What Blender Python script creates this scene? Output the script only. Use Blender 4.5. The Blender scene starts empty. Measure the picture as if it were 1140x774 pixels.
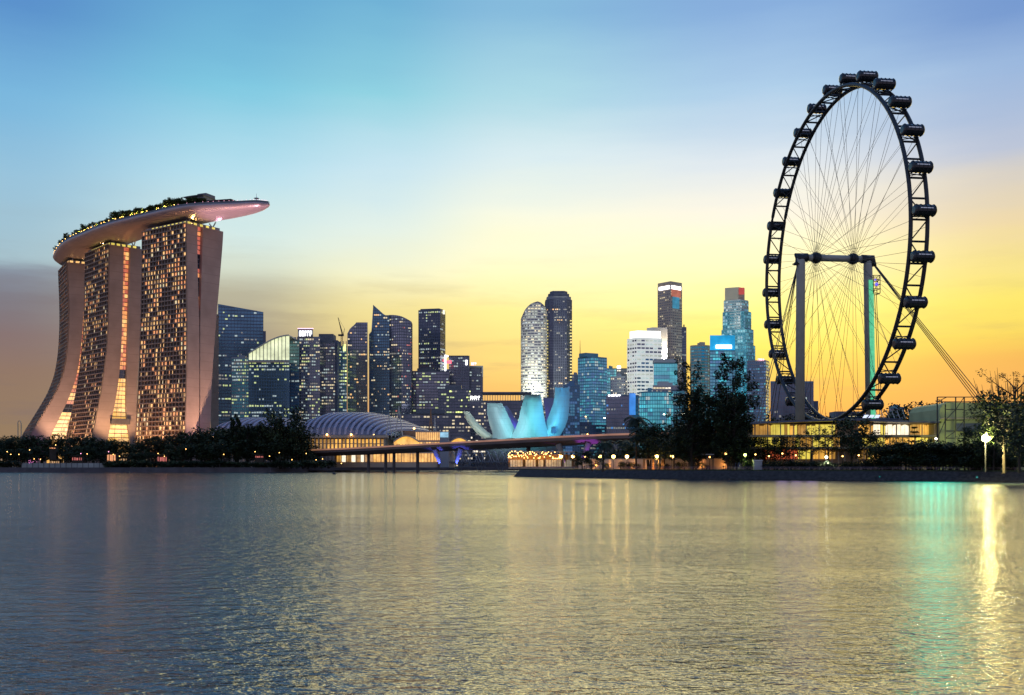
import bpy, math, random
from mathutils import Vector, noise as mnoise
sc = bpy.context.scene
col = sc.collection
PI = math.pi
F, HOR, CH = 1140.0, 518.0, 5.0          # lens in photo pixels, row of the horizon, camera height in metres

# ------------------------------------------------------------------ camera
cd = bpy.data.cameras.new('camera'); cam = bpy.data.objects.new('camera', cd); col.objects.link(cam)
cd.sensor_width = 36; cd.lens = 36; cd.shift_y = 131/1140
cd.clip_start = 0.5; cd.clip_end = 30000
cam.location = (0, 0, CH); cam.rotation_euler = (PI/2, 0, 0)
sc.camera = cam

# ------------------------------------------------------------------ render settings / exposure
sc.render.engine = 'CYCLES'
sc.view_settings.view_transform = 'Standard'; sc.view_settings.look = 'None'
sc.view_settings.exposure = 0.0; sc.view_settings.gamma = 1.0
sc.cycles.use_denoising = True
sc.cycles.max_bounces = 5; sc.cycles.diffuse_bounces = 2; sc.cycles.glossy_bounces = 3
sc.cycles.transmission_bounces = 2; sc.cycles.caustics_reflective = False; sc.cycles.caustics_refractive = False
sc.cycles.sample_clamp_indirect = 4.0

def lin(c):
    return tuple((x/255/12.92 if x/255 <= .04045 else ((x/255+.055)/1.055)**2.4) for x in c)

# ------------------------------------------------------------------ world: dusk sky
SUN_AZ, SUN_EL = math.radians(16), math.radians(10)
w = bpy.data.worlds.new('World'); sc.world = w; w.use_nodes = True
nt = w.node_tree; N = nt.nodes; L = nt.links; N.clear()
def nd(t, **k):
    n = N.new(t)
    for a, b in k.items(): setattr(n, a, b)
    return n
def math_(op, a, b=None, c=None):
    n = nd('ShaderNodeMath', operation=op)
    for i, v in enumerate((a, b, c)):
        if v is None: continue
        if isinstance(v, (int, float)): n.inputs[i].default_value = v
        else: L.new(v, n.inputs[i])
    return n.outputs[0]
tc = nd('ShaderNodeTexCoord'); sep = nd('ShaderNodeSeparateXYZ'); L.new(tc.outputs['Generated'], sep.inputs[0])
X, Y, Z = sep.outputs
az = math_('ARCTAN2', X, Y)                                   # 0 straight ahead, + to the right
el = math_('ARCSINE', math_('MAXIMUM', math_('MINIMUM', Z, 1.0), -1.0))
# streaky cloud noise: stretched along the horizon
cmb = nd('ShaderNodeCombineXYZ'); L.new(math_('MULTIPLY', az, 1.6), cmb.inputs[0]); L.new(math_('MULTIPLY', el, 11.0), cmb.inputs[1])
nz = nd('ShaderNodeTexNoise'); nz.inputs['Scale'].default_value = 1.7; nz.inputs['Detail'].default_value = 9; nz.inputs['Roughness'].default_value = .55
L.new(cmb.outputs[0], nz.inputs['Vector'])
nz2 = nd('ShaderNodeTexNoise'); nz2.inputs['Scale'].default_value = 3.6; nz2.inputs['Detail'].default_value = 10; nz2.inputs['Roughness'].default_value = .6
L.new(cmb.outputs[0], nz2.inputs['Vector'])
wob = math_('MULTIPLY', math_('SUBTRACT', nz.outputs[0], .5), .05)
elw = math_('ADD', el, wob)
t = math_('DIVIDE', elw, 1.5708)
def ramp(stops, fac):
    r = nd('ShaderNodeValToRGB'); e = r.color_ramp.elements; r.color_ramp.interpolation = 'EASE'
    r.color_ramp.interpolation = 'LINEAR'
    while len(e) > 1: e.remove(e[0])
    e[0].position = stops[0][0]; e[0].color = (*stops[0][1], 1)
    for p, c in stops[1:]:
        q = e.new(p); q.color = (*c, 1)
    L.new(fac, r.inputs[0]); return r.outputs[0]
def col_at(px, rows):
    a = math.atan((px-570)/F); out = []
    for y, c in rows:
        e = math.atan((HOR-y)/F*math.cos(a))
        out.append((max(e, 0)/1.5708, lin(c)))
    return a, sorted(out)
TOP = (80, 125, 185)
cols = [
 col_at(0,    [(518,(150,122,92)),(470,(142,118,94)),(420,(138,112,98)),(370,(128,108,108)),(325,(120,116,126)),(298,(128,138,154)),(286,(160,186,196)),(200,(146,188,212)),(100,(116,176,214)),(5,(84,138,196)),(-500,TOP)]),
 col_at(270,  [(518,(186,136,92)),(470,(170,136,106)),(420,(160,142,118)),(370,(164,152,130)),(330,(176,170,146)),(303,(206,214,196)),(262,(206,226,222)),(190,(176,216,230)),(100,(122,194,218)),(5,(98,164,204)),(-500,TOP)]),
 col_at(420,  [(518,(214,144,96)),(470,(214,158,104)),(430,(214,174,112)),(390,(218,192,128)),(350,(232,214,142)),(310,(238,234,190)),(255,(218,232,224)),(190,(190,220,232)),(100,(136,202,218)),(5,(104,170,206)),(-500,TOP)]),
 col_at(570,  [(518,(222,148,98)),(470,(232,166,98)),(430,(240,190,102)),(390,(246,214,122)),(350,(250,232,142)),(300,(250,244,194)),(240,(238,240,218)),(180,(206,226,232)),(100,(162,208,222)),(5,(124,178,212)),(-500,TOP)]),
 col_at(850,  [(518,(230,138,74)),(470,(236,156,66)),(430,(240,190,72)),(390,(248,222,88)),(350,(250,238,128)),(300,(248,242,184)),(240,(236,232,216)),(180,(206,218,228)),(100,(158,194,224)),(5,(122,164,212)),(-500,TOP)]),
 col_at(1140, [(518,(218,136,88)),(470,(226,152,80)),(405,(226,168,74)),(370,(230,198,78)),(330,(234,216,94)),(285,(230,212,128)),(245,(222,202,158)),(200,(204,196,182)),(160,(172,184,206)),(80,(140,172,212)),(5,(104,144,200)),(-500,TOP)]),
]
west = None
for i, (a, st) in enumerate(cols):
    c = ramp(st, t)
    if west is None: west = c; pa = a; continue
    mr = nd('ShaderNodeMapRange', interpolation_type='SMOOTHSTEP'); mr.inputs[1].default_value = pa; mr.inputs[2].default_value = a
    L.new(math_('ADD', az, math_('MULTIPLY', wob, 1.5)), mr.inputs[0])
    mx = nd('ShaderNodeMix', data_type='RGBA'); L.new(mr.outputs[0], mx.inputs[0]); L.new(west, mx.inputs[6]); L.new(c, mx.inputs[7])
    west = mx.outputs[2]; pa = a
# the sky behind the camera: mauve belt under a deep blue
east = ramp([(0, lin((158,142,152))), (.08, lin((168,156,172))), (.2, lin((146,158,188))), (.5, lin((104,136,186))), (1, lin(TOP))], t)
mr = nd('ShaderNodeMapRange', interpolation_type='SMOOTHSTEP'); mr.inputs[1].default_value = .75; mr.inputs[2].default_value = -.35
L.new(Y, mr.inputs[0])
mx = nd('ShaderNodeMix', data_type='RGBA'); L.new(mr.outputs[0], mx.inputs[0]); L.new(west, mx.inputs[6]); L.new(east, mx.inputs[7])
# thin cloud streaks near the horizon
band = nd('ShaderNodeMapRange', interpolation_type='SMOOTHSTEP'); band.inputs[1].default_value = .25; band.inputs[2].default_value = .05
L.new(el, band.inputs[0])
st_ = nd('ShaderNodeMapRange'); st_.inputs[1].default_value = .52; st_.inputs[2].default_value = .74
L.new(nz2.outputs[0], st_.inputs[0])
leftm = nd('ShaderNodeMapRange'); leftm.inputs[1].default_value = .25; leftm.inputs[2].default_value = -.35; leftm.inputs[3].default_value = .3; leftm.inputs[4].default_value = .7
L.new(az, leftm.inputs[0])
cf = math_('MULTIPLY', math_('MULTIPLY', band.outputs[0], st_.outputs[0]), leftm.outputs[0])
mc = nd('ShaderNodeMix', data_type='RGBA'); L.new(cf, mc.inputs[0]); L.new(mx.outputs[2], mc.inputs[6]); mc.inputs[7].default_value = (*lin((120, 104, 106)), 1)
sky = nd('ShaderNodeTexSky', sky_type='NISHITA'); sky.sun_disc = False; sky.sun_elevation = SUN_EL; sky.sun_rotation = SUN_AZ
sky.air_density = 1.2; sky.dust_density = 2
bg1 = nd('ShaderNodeBackground'); L.new(mc.outputs[2], bg1.inputs[0]); bg1.inputs[1].default_value = 1.07
bg2 = nd('ShaderNodeBackground'); L.new(sky.outputs[0], bg2.inputs[0]); bg2.inputs[1].default_value = 0.05*.06
ad = nd('ShaderNodeAddShader'); L.new(bg1.outputs[0], ad.inputs[0]); L.new(bg2.outputs[0], ad.inputs[1])
wo = nd('ShaderNodeOutputWorld'); L.new(ad.outputs[0], wo.inputs[0])

# the sun lamp, wide and low, added as the afterglow on the water
sl = bpy.data.lights.new('afterglow_sun', 'SUN'); sl.energy = 1.3; sl.angle = math.radians(54); sl.color = (1, .78, .2)
so = bpy.data.objects.new('afterglow_sun', sl); col.objects.link(so)
d = Vector((math.sin(SUN_AZ)*math.cos(SUN_EL), math.cos(SUN_AZ)*math.cos(SUN_EL), math.sin(SUN_EL)))
so.rotation_euler = d.to_track_quat('Z', 'Y').to_euler()

# ------------------------------------------------------------------ helpers
def P(px, py, Yd): return ((px-570)/F*Yd, Yd, CH+(HOR-py)/F*Yd)
def GX(px, Yd): return (px-570)/F*Yd
def ZY(py, Yd): return CH+(HOR-py)/F*Yd
ORG = {}
def tag(o, label=None, cat=None, group=None, kind=None):
    if label: o['label'] = label
    if cat: o['category'] = cat
    if group: o['group'] = group
    if kind: o['kind'] = kind
    return o
def thing(name, label, cat, loc=(0, 0, 0), group=None):
    o = bpy.data.objects.new(name, None); col.objects.link(o); o.location = loc; o.empty_display_size = .1
    ORG[o.name] = tuple(loc)
    return tag(o, label, cat, group)
class MB:
    def __init__(s): s.v = []; s.f = []; s.m = []
    def quad(s, a, b, c, d, m=0):
        n = len(s.v); s.v += [a, b, c, d]; s.f.append((n, n+1, n+2, n+3)); s.m.append(m)
    def poly(s, pts, m=0):
        n = len(s.v); s.v += list(pts); s.f.append(tuple(range(n, n+len(pts)))); s.m.append(m)
    def box(s, x0, x1, y0, y1, z0, z1, m=0):
        s.prism([(x0, y0), (x1, y0), (x1, y1), (x0, y1)], z0, z1, m)
    def prism(s, fp, z0, z1, m=0, cap=True):
        n = len(s.v); k = len(fp)
        zt = z1 if isinstance(z1, (list, tuple)) else [z1]*k
        s.v += [(p[0], p[1], z0) for p in fp] + [(p[0], p[1], zt[i]) for i, p in enumerate(fp)]
        for i in range(k):
            j = (i+1) % k; s.f.append((n+i, n+j, n+k+j, n+k+i)); s.m.append(m)
        if cap:
            s.f.append(tuple(n+k+i for i in range(k))); s.m.append(m)
            s.f.append(tuple(n+k-1-i for i in range(k))); s.m.append(m)
    def loft(s, rings, m=0, closed=True, cap=True):
        n = len(s.v); k = len(rings[0])
        for r in rings: s.v += [tuple(p) for p in r]
        for a in range(len(rings)-1):
            for i in range(k if closed else k-1):
                j = (i+1) % k; s.f.append((n+a*k+i, n+a*k+j, n+(a+1)*k+j, n+(a+1)*k+i)); s.m.append(m)
        if cap and closed:
            s.f.append(tuple(n+k-1-i for i in range(k))); s.m.append(m)
            e = n+(len(rings)-1)*k; s.f.append(tuple(e+i for i in range(k))); s.m.append(m)
    def tube(s, p0, p1, r0, r1=None, n=8, m=0, cap=True):
        s.path([p0, p1], [r0, r0 if r1 is None else r1], n, m, cap)
    def path(s, pts, rs, n=8, m=0, cap=True, closed=False):
        pts = [Vector(p) for p in pts]; K = len(pts); rings = []
        if not isinstance(rs, (list, tuple)): rs = [rs]*K
        for i, p in enumerate(pts):
            if closed: d = pts[(i+1) % K]-pts[i-1]
            else: d = pts[min(i+1, K-1)]-pts[max(i-1, 0)]
            d.normalize(); up = Vector((0, 0, 1)) if abs(d.z) < .9 else Vector((1, 0, 0))
            u = d.cross(up).normalized(); v = u.cross(d)
            rings.append([tuple(p+u*(rs[i]*math.cos(2*PI*j/n))+v*(rs[i]*math.sin(2*PI*j/n))) for j in range(n)])
        if closed: rings.append(rings[0])
        s.loft(rings, m, True, cap and not closed)
    def sphere(s, c, r, n=10, k=6, m=0, sz=1):
        rings = []
        for a in range(k+1):
            t_ = PI*a/k; rr = max(r*math.sin(t_), .001)
            rings.append([(c[0]+rr*math.cos(2*PI*j/n), c[1]+rr*math.sin(2*PI*j/n), c[2]-r*sz*math.cos(t_)) for j in range(n)])
        s.loft(rings, m)
    def build(s, name, mats, parent=None, smooth=False):
        o_ = ORG.get(parent.name, (0, 0, 0)) if parent else (0, 0, 0)
        me = bpy.data.meshes.new(name)
        me.from_pydata([(a-o_[0], b-o_[1], c-o_[2]) for a, b, c in s.v], [], s.f)
        for q in (mats if isinstance(mats, (list, tuple)) else [mats]): me.materials.append(q)
        if any(s.m): me.polygons.foreach_set('material_index', s.m)
        if smooth: me.polygons.foreach_set('use_smooth', [True]*len(s.f))
        me.update()
        o = bpy.data.objects.new(name, me); col.objects.link(o)
        if parent: o.parent = parent; ORG[o.name] = o_
        return o
def copy_tree(o, parent=None):
    c = o.copy(); col.objects.link(c)
    if parent: c.parent = parent
    for ch in list(o.children): copy_tree(ch, c)
    return c

# ------------------------------------------------------------------ materials
def mat(name, colr, rough=.6, metal=0.0, var=.12, scale=.2, bump=0, em=None, es=0, spec=.5, grid=None):
    m = bpy.data.materials.new(name); m.use_nodes = True; n = m.node_tree.nodes; l = m.node_tree.links
    b = n['Principled BSDF']; b.inputs['Roughness'].default_value = rough; b.inputs['Metallic'].default_value = metal
    b.inputs['Specular IOR Level'].default_value = spec
    tcn = n.new('ShaderNodeTexCoord')
    no = n.new('ShaderNodeTexNoise'); no.inputs['Scale'].default_value = scale; no.inputs['Detail'].default_value = 6; no.inputs['Roughness'].default_value = .6
    l.new(tcn.outputs['Object'], no.inputs['Vector'])
    mp = n.new('ShaderNodeMapRange'); mp.inputs[1].default_value = .3; mp.inputs[2].default_value = .7; mp.inputs[3].default_value = 1-var; mp.inputs[4].default_value = 1+var
    l.new(no.outputs[0], mp.inputs[0])
    mu = n.new('ShaderNodeVectorMath'); mu.operation = 'SCALE'; mu.inputs[0].default_value = colr; l.new(mp.outputs[0], mu.inputs['Scale'])
    l.new(mu.outputs[0], b.inputs['Base Color'])
    if grid:                                            # panel joints: thin darker lines every grid metres of height
        sp = n.new('ShaderNodeSeparateXYZ'); l.new(tcn.outputs['Object'], sp.inputs[0])
        dv = n.new('ShaderNodeMath'); dv.operation = 'DIVIDE'; l.new(sp.outputs[2], dv.inputs[0]); dv.inputs[1].default_value = grid
        fr = n.new('ShaderNodeMath'); fr.operation = 'FRACT'; l.new(dv.outputs[0], fr.inputs[0])
        lt = n.new('ShaderNodeMath'); lt.operation = 'LESS_THAN'; l.new(fr.outputs[0], lt.inputs[0]); lt.inputs[1].default_value = .06
        mm = n.new('ShaderNodeMix'); mm.data_type = 'RGBA'; l.new(lt.outputs[0], mm.inputs[0]); l.new(mu.outputs[0], mm.inputs[6]); mm.inputs[7].default_value = (*[c*.86 for c in colr], 1)
        l.new(mm.outputs[2], b.inputs['Base Color'])
    if bump:
        bp = n.new('ShaderNodeBump'); bp.inputs['Strength'].default_value = bump; bp.inputs['Distance'].default_value = .3
        l.new(no.outputs[0], bp.inputs['Height']); l.new(bp.outputs[0], b.inputs['Normal'])
    if em:
        b.inputs['Emission Strength'].default_value = es
        m2 = n.new('ShaderNodeVectorMath'); m2.operation = 'SCALE'; m2.inputs[0].default_value = em; l.new(mp.outputs[0], m2.inputs['Scale'])
        l.new(m2.outputs[0], b.inputs['Emission Color'])
    return m
M = {}
def lamp_mat(key, c, s, var=.25, scale=.6): M[key] = mat(key, (.5, .5, .5), .5, em=c, es=s, var=var, scale=scale); return M[key]
M['steel'] = mat('dark_steel', (.035, .038, .045), .45, .3, .2, .5)
M['cable'] = mat('cable_steel', (.07, .07, .07), .5, .3)
M['column'] = mat('painted_column', (.42, .41, .36), .5, 0, .1, .3)
M['glass'] = mat('dark_glass', (.2, .23, .32), .14, .7, .4, .03, spec=.8)
M['glass_blue'] = mat('blue_glass', (.09, .2, .32), .14, .7, .4, .03, spec=.8)
M['glass_teal'] = mat('teal_glass', (.1, .4, .5), .15, .7, .4, .03, spec=.8)
M['glass_black'] = mat('black_glass', (.12, .15, .22), .15, .7, .4, .03)
M['fr_dark'] = mat('dark_frame', (.11, .13, .19), .5, 0, .3, .05)
M['fr_violet'] = mat('violet_grey_frame', (.13, .15, .18), .5, 0, .3, .05)
M['fr_grey'] = mat('grey_frame', (.3, .32, .36), .5, 0, .2, .05)
M['fr_blue'] = mat('blue_frame', (.12, .24, .36), .5, 0, .2, .05)
M['fr_light'] = mat('light_stone_frame', (.55, .55, .52), .6, 0, .12, .05)
M['fr_tan'] = mat('tan_stone_frame', (.58, .46, .34), .6, 0, .12, .05)
M['fr_teal'] = mat('teal_frame', (.15, .36, .42), .5, 0, .15, .05)
M['concrete'] = mat('concrete', (.3, .28, .26), .8, 0, .2, .15, .2)
M['concrete_dark'] = mat('dark_concrete', (.1, .09, .1), .8, 0, .25, .15, .2)
M['cladding'] = mat('beige_cladding', (.38, .285, .245), .5, 0, .18, .05, grid=7.2)
M['slab'] = mat('balcony_slab', (.27, .2, .16), .6, 0, .2, .1)
M['hull'] = mat('hull_panels', (.46, .36, .36), .38, .35, .1, .08, grid=1.4)
M['hull_deck'] = mat('deck', (.12, .1, .1), .7)
M['white'] = mat('white_paint', (.75, .76, .78), .5, 0, .05, .1)
M['roof'] = mat('roof_sheet', (.2, .19, .25), .5, .2, .2, .1)
M['roof_rib'] = mat('roof_rib', (.42, .4, .5), .45, .1, .1, .1)
M['grass'] = mat('grass', (.035, .05, .02), .9, 0, .4, .3, .4)
M['soil'] = mat('dark_stone_revetment', (.035, .033, .035), .9, 0, .5, .9, .6)
M['path'] = mat('pale_path', (.3, .28, .25), .8, 0, .2, .4)
M['trunk'] = mat('bark', (.05, .04, .03), .9, 0, .3, 1.5, .3)
M['wood'] = mat('timber', (.4, .22, .1), .7, 0, .2, 1.5)
M['asphalt'] = mat('asphalt', (.05, .05, .05), .8, 0, .2, .3)
M['rail'] = mat('railing_paint', (.35, .25, .3), .5)
for k, c in (('leaf_a', (.035, .055, .022)), ('leaf_b', (.055, .075, .03)), ('leaf_c', (.025, .038, .022))):
    M[k] = mat(k, c, .65, 0, .45, .35, spec=.25)
M['leaf_deck'] = mat('leaf_deck', (.09, .12, .03), .7, 0, .4, .5, spec=.2)
lamp_mat('lit_warm', (1, .55, .16), 1.05)
lamp_mat('lit_amber', (1, .36, .08), .9)
lamp_mat('lit_red', (1, .16, .05), .5)
lamp_mat('lit_white', (1, .85, .62), 1.3)
lamp_mat('lit_green', (.72, .85, .28), .75)
lamp_mat('lit_lime', (.85, 1, .25), 1.6)
lamp_mat('lit_cool', (.6, .75, .7), .55)
lamp_mat('lit_dim', (.55, .48, .3), .3)
lamp_mat('lit_pale', (1, .8, .42), .75)
lamp_mat('teal_a', (.02, .42, .52), .55, .3, .05)  # facade floodlighting put into the panes as their own teal and blue glow
lamp_mat('teal_b', (.05, .6, .68), .6, .3, .05)
lamp_mat('teal_c', (.01, .2, .34), .5, .3, .05)
lamp_mat('blue_a', (.015, .13, .36), .5, .3, .05)
lamp_mat('pale_a', (.75, .85, .85), .55, .2, .05)
lamp_mat('pale_b', (.62, .66, .5), .5, .3, .05)
lamp_mat('lit_cyan', (.04, .7, .85), .75)
lamp_mat('lit_blue', (.02, .25, .8), .6)
lamp_mat('teal_glow_dim', (.03, .38, .48), .5)  # floodlit teal put into the panes as glow
lamp_mat('lit_hall', (1, .5, .07), .95, .5, .12)
lamp_mat('lit_hall_dim', (.8, .4, .06), .5, .6, .15)
lamp_mat('lit_yellow', (.95, .75, .1), .9, .4, .12)
lamp_mat('sign_white', (1, .97, 1), 4, 0)
lamp_mat('sign_red', (1, .08, .12), 2.2, 0)
lamp_mat('sign_pink', (1, .45, .6), 2.2, 0)
lamp_mat('lamp_warm', (1, .58, .15), 20, 0)
lamp_mat('lamp_yellow', (.85, 1, .2), 9, 0)
lamp_mat('lamp_white', (1, .93, .7), 14, 0)
lamp_mat('lamp_small', (1, .5, .12), 9, 0)
lamp_mat('lamp_pinkish', (1, .35, .6), 5, 0)
lamp_mat('lamp_cyan', (.02, 1, .8), 8, 0)
lamp_mat('lamp_blue', (.1, .12, 1), 3, 0)
lamp_mat('lamp_violet', (.45, .15, 1), 3, 0)
lamp_mat('green_wash', (.05, .8, .3), .6, .2)
lamp_mat('led_purple', (.2, .1, 1), 1.0, 0)

# ------------------------------------------------------------------ facade skins: panes set back behind frames that stand proud
def lerp(a, b, t_): return a+(b-a)*t_
def seg_pts(poly, bays):
    """closed footprint -> list of points; bays[i] = number of bays on edge i"""
    out = []
    for i, p in enumerate(poly):
        q = poly[(i+1) % len(poly)]; n = bays[i]
        for j in range(n): out.append((lerp(p[0], q[0], j/n), lerp(p[1], q[1], j/n)))
    return out
def normals(pts, closed, flip=1):
    K = len(pts); out = []
    for i in range(K):
        a = pts[i-1] if (closed or i > 0) else pts[0]; b = pts[(i+1) % K] if (closed or i < K-1) else pts[-1]
        dx, dy = b[0]-a[0], b[1]-a[1]; l_ = math.hypot(dx, dy) or 1
        out.append((dy/l_*flip, -dx/l_*flip))
    return out
WR = random.Random(99)
def skin(G, Fm, pf, zs, sel, closed=True, hm=.9, dh=.35, vm=.35, dv=.25, flip=1, ztop=None, straight=True, vstep=1, edges=None, lit_band=None):
    rows = [pf(z) for z in zs]; K = len(rows[0]); E = range(K if closed else K-1)
    if edges is not None: E = [e for e in E if edges(e)]
    nrm = [normals(r, closed, flip) for r in rows]
    def zt(z, j): return z if ztop is None else min(z, ztop[j])
    for k in range(len(zs)-1):
        z0, z1 = zs[k], zs[k+1]; a, b = rows[k], rows[k+1]
        for e in E:
            f = (e+1) % K
            t0, t1 = zt(z1, e), zt(z1, f)
            if t0 <= z0+.01 and t1 <= z0+.01: continue
            b0, b1 = min(z0, t0), min(z0, t1); si = sel(e, k)
            if lit_band is None or si == 0: G.quad((*a[e], b0), (*a[f], b1), (*b[f], t1), (*b[e], t0), si); continue
            G.quad((*a[e], b0), (*a[f], b1), (*b[f], t1), (*b[e], t0), 0)
            if t0 < z1-.01 or t1 < z1-.01: continue
            l0, l1 = lit_band; l1 -= .3*WR.random()*(l1-l0); n0, n1 = nrm[k][e], nrm[k][f]; u0 = .1 if WR.random() < .8 else .45; u1 = .9 if WR.random() < .8 else .55
            if u1 <= u0: u0, u1 = .1, .9
            def qq(l_, u):
                p0 = (lerp(a[e][0], b[e][0], l_)+n0[0]*.06, lerp(a[e][1], b[e][1], l_)+n0[1]*.06); p1 = (lerp(a[f][0], b[f][0], l_)+n1[0]*.06, lerp(a[f][1], b[f][1], l_)+n1[1]*.06)
                return (lerp(p0[0], p1[0], u), lerp(p0[1], p1[1], u), lerp(z0, z1, l_))
            G.quad(qq(l0, u0), qq(l0, u1), qq(l1, u1), qq(l1, u0), si)
    if Fm is None: return
    for k in range(len(zs)):
        r, n = rows[k], nrm[k]
        for e in E:
            f = (e+1) % K
            if ztop is not None and (zs[k] > ztop[e] or zs[k] > ztop[f]): continue
            z0, z1 = zs[k]-hm/2, zs[k]+hm/2
            oa = (r[e][0]+n[e][0]*dh, r[e][1]+n[e][1]*dh); ob = (r[f][0]+n[f][0]*dh, r[f][1]+n[f][1]*dh)
            Fm.quad((*oa, z0), (*ob, z0), (*ob, z1), (*oa, z1))
            Fm.quad((*r[e], z0), (*r[f], z0), (*ob, z0), (*oa, z0))
            Fm.quad((*oa, z1), (*ob, z1), (*r[f], z1), (*r[e], z1))
    if vm <= 0: return
    lv = [0, len(zs)-1] if straight else list(range(len(zs)))
    for e in sorted(set(list(E)+[(x+1) % K for x in E])):
        if e % vstep: continue
        for q in range(len(lv)-1):
            k0, k1 = lv[q], lv[q+1]
            def sec(k):
                r, n = rows[k], nrm[k]; p, nn = r[e], n[e]; tx, ty = -nn[1], nn[0]
                return [(p[0]+tx*vm/2, p[1]+ty*vm/2), (p[0]+tx*vm/2+nn[0]*dv, p[1]+ty*vm/2+nn[1]*dv), (p[0]-tx*vm/2+nn[0]*dv, p[1]-ty*vm/2+nn[1]*dv), (p[0]-tx*vm/2, p[1]-ty*vm/2)]
            s0, s1 = sec(k0), sec(k1)
            za, zb = zs[k0], zt(zs[k1], e)
            if zb <= za: continue
            for i in range(3): Fm.quad((*s0[i], za), (*s0[i+1], za), (*s1[i+1], zb), (*s1[i], zb))
def selector(rng, mats_idx, base=0, row_p=.12, cell_p=.12, clump=.5, nk=60, K=40, band_rows=()):
    """which material each pane takes: lit offices come in runs along a floor, not as white noise"""
    tab = {}
    off = rng.random()*100
    for k in range(nk):
        rowlit = rng.random() < row_p or k in band_rows
        run = None
        for e in range(K):
            v = mnoise.noise(Vector((e*.31+off, k*.37, off)))
            p = cell_p*(1+clump*4*max(v, -.25))
            if rowlit: p = .72
            if run and rng.random() < .55: tab[(e, k)] = run; 
            elif rng.random() < p: run = rng.choice(mats_idx); tab[(e, k)] = run
            else: run = None; tab[(e, k)] = base
            if (e, k) not in tab: tab[(e, k)] = base
            if run and rng.random() > (.8 if rowlit else .45): run = None
    return lambda e, k: tab.get((e, k), base)
def front(xl, xr, D, depth=34, turn=0.0):
    """rectangle whose front face spans the two columns at distance D, its depth along the line of sight (turned by turn)"""
    a = (GX(xl, D), D); b = (GX(xr, D), D)
    if turn: b = (GX(xr, D+turn), D+turn)
    mid = ((a[0]+b[0])/2, (a[1]+b[1])/2); l_ = math.hypot(*mid); dx, dy = mid[0]/l_*depth, mid[1]/l_*depth
    return [a, b, (b[0]+dx, b[1]+dy), (a[0]+dx, a[1]+dy)]
def corner(xl, xc, xr, D, dl=25, dr=25):
    """footprint seen on its corner: left end, near corner, right end"""
    a = (GX(xl, D+dl), D+dl); b = (GX(xc, D), D); c = (GX(xr, D+dr), D+dr)
    return [a, b, c, (a[0]+c[0]-b[0], a[1]+c[1]-b[1])]
def ellipse(xl, xr, D, asp=.9, n=20):
    cx = GX((xl+xr)/2, D); r = GX(xr, D)-cx
    return [(cx+r*math.cos(2*PI*i/n), D+r*asp*math.sin(2*PI*i/n)) for i in range(n)]
GROUND = 3.0
def tower(label, fp, top, bays, fh=4.0, frame='fr_dark', glass='glass', lits=('lit_dim', 'lit_warm'), row_p=.1, cell_p=.1, hm=.9, dh=.35, vm=.35, dv=.25,
          seed=0, z0=GROUND, ztops=None, name='office_tower', cat='tower', base=None, vstep=1, band=(), clump=.5, roofbox=True, rooflit=None, scale_fn=None, lit_band=(.2, .72), group='towers of the city centre'):
    rng = random.Random(seed*7+1)
    c = (sum(p[0] for p in fp)/len(fp), sum(p[1] for p in fp)/len(fp))
    root = thing(name, label, cat, (c[0], c[1], z0), group)
    pts = seg_pts(fp, bays) if bays else fp
    area = sum(pts[i][0]*pts[(i+1) % len(pts)][1]-pts[(i+1) % len(pts)][0]*pts[i][1] for i in range(len(pts)))
    flip = 1 if area > 0 else -1
    nk = max(2, int(round((top-z0)/fh))); zs = [lerp(z0, top, k/nk) for k in range(nk+1)]
    zt = None
    if ztops: zt = [ztops(*p) for p in pts]
    G = MB(); Fm = MB()
    mats = [M[glass]]+[M[x] for x in lits]
    if lit_band is not None: row_p, cell_p = row_p*1.25, cell_p*1.55
    sel = selector(rng, list(range(1, len(mats))), 0, row_p, cell_p, clump, nk+1, len(pts)+1, band)
    if scale_fn:
        pf = lambda z: [(c[0]+(p[0]-c[0])*scale_fn((z-z0)/(top-z0), p)[0], c[1]+(p[1]-c[1])*scale_fn((z-z0)/(top-z0), p)[0]) for p in pts]
    else: pf = lambda z: pts
    skin(G, Fm, pf, zs, sel, True, hm, dh, vm, dv, flip, zt, scale_fn is None, vstep, None, lit_band)
    G.build('glazing', mats, root); Fm.build('facade_frame', M[frame], root)
    R = MB(); tp = pf(zs[-1])
    rt = [(p[0], p[1], (zt[i] if zt else top)) for i, p in enumerate(tp)]
    if zt:
        R.poly([(p[0], p[1], min(p[2], top)+.02) for p in rt]) if False else None
        cz = sum(p[2] for p in rt)/len(rt); n_ = len(rt)
        for i in range(n_): R.poly([rt[i], rt[(i+1) % n_], (c[0], c[1], cz)])
    else:
        R.loft([[(lerp(p[0], c[0], -.012), lerp(p[1], c[1], -.012), top-.3) for p in rt], [(lerp(p[0], c[0], -.012), lerp(p[1], c[1], -.012), top+1.2) for p in rt]])
        if roofbox:
            for q in range(rng.randint(2, 3)):
                u, v = rng.uniform(.25, .75), rng.uniform(.25, .75)
                cx = lerp(lerp(fp[0][0], fp[1][0], u), c[0], .5); cy = lerp(fp[0][1], c[1], .8)
                wd = math.hypot(fp[0][0]-fp[1][0], fp[0][1]-fp[1][1])
                if bays is None: cx, cy, wd = c[0]+rng.uniform(-4, 4), c[1], 18
                s_ = wd*rng.uniform(.08, .2); R.box(cx-s_, cx+s_, cy-s_*.7, cy+s_*.7, top+1.2+q*.004, top+1.2+rng.uniform(2.5, 5.5))
    R.build('roof', M[rooflit or frame], root)
    root_info = dict(root=root, c=c, fp=fp, top=top)
    return root_info
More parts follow.
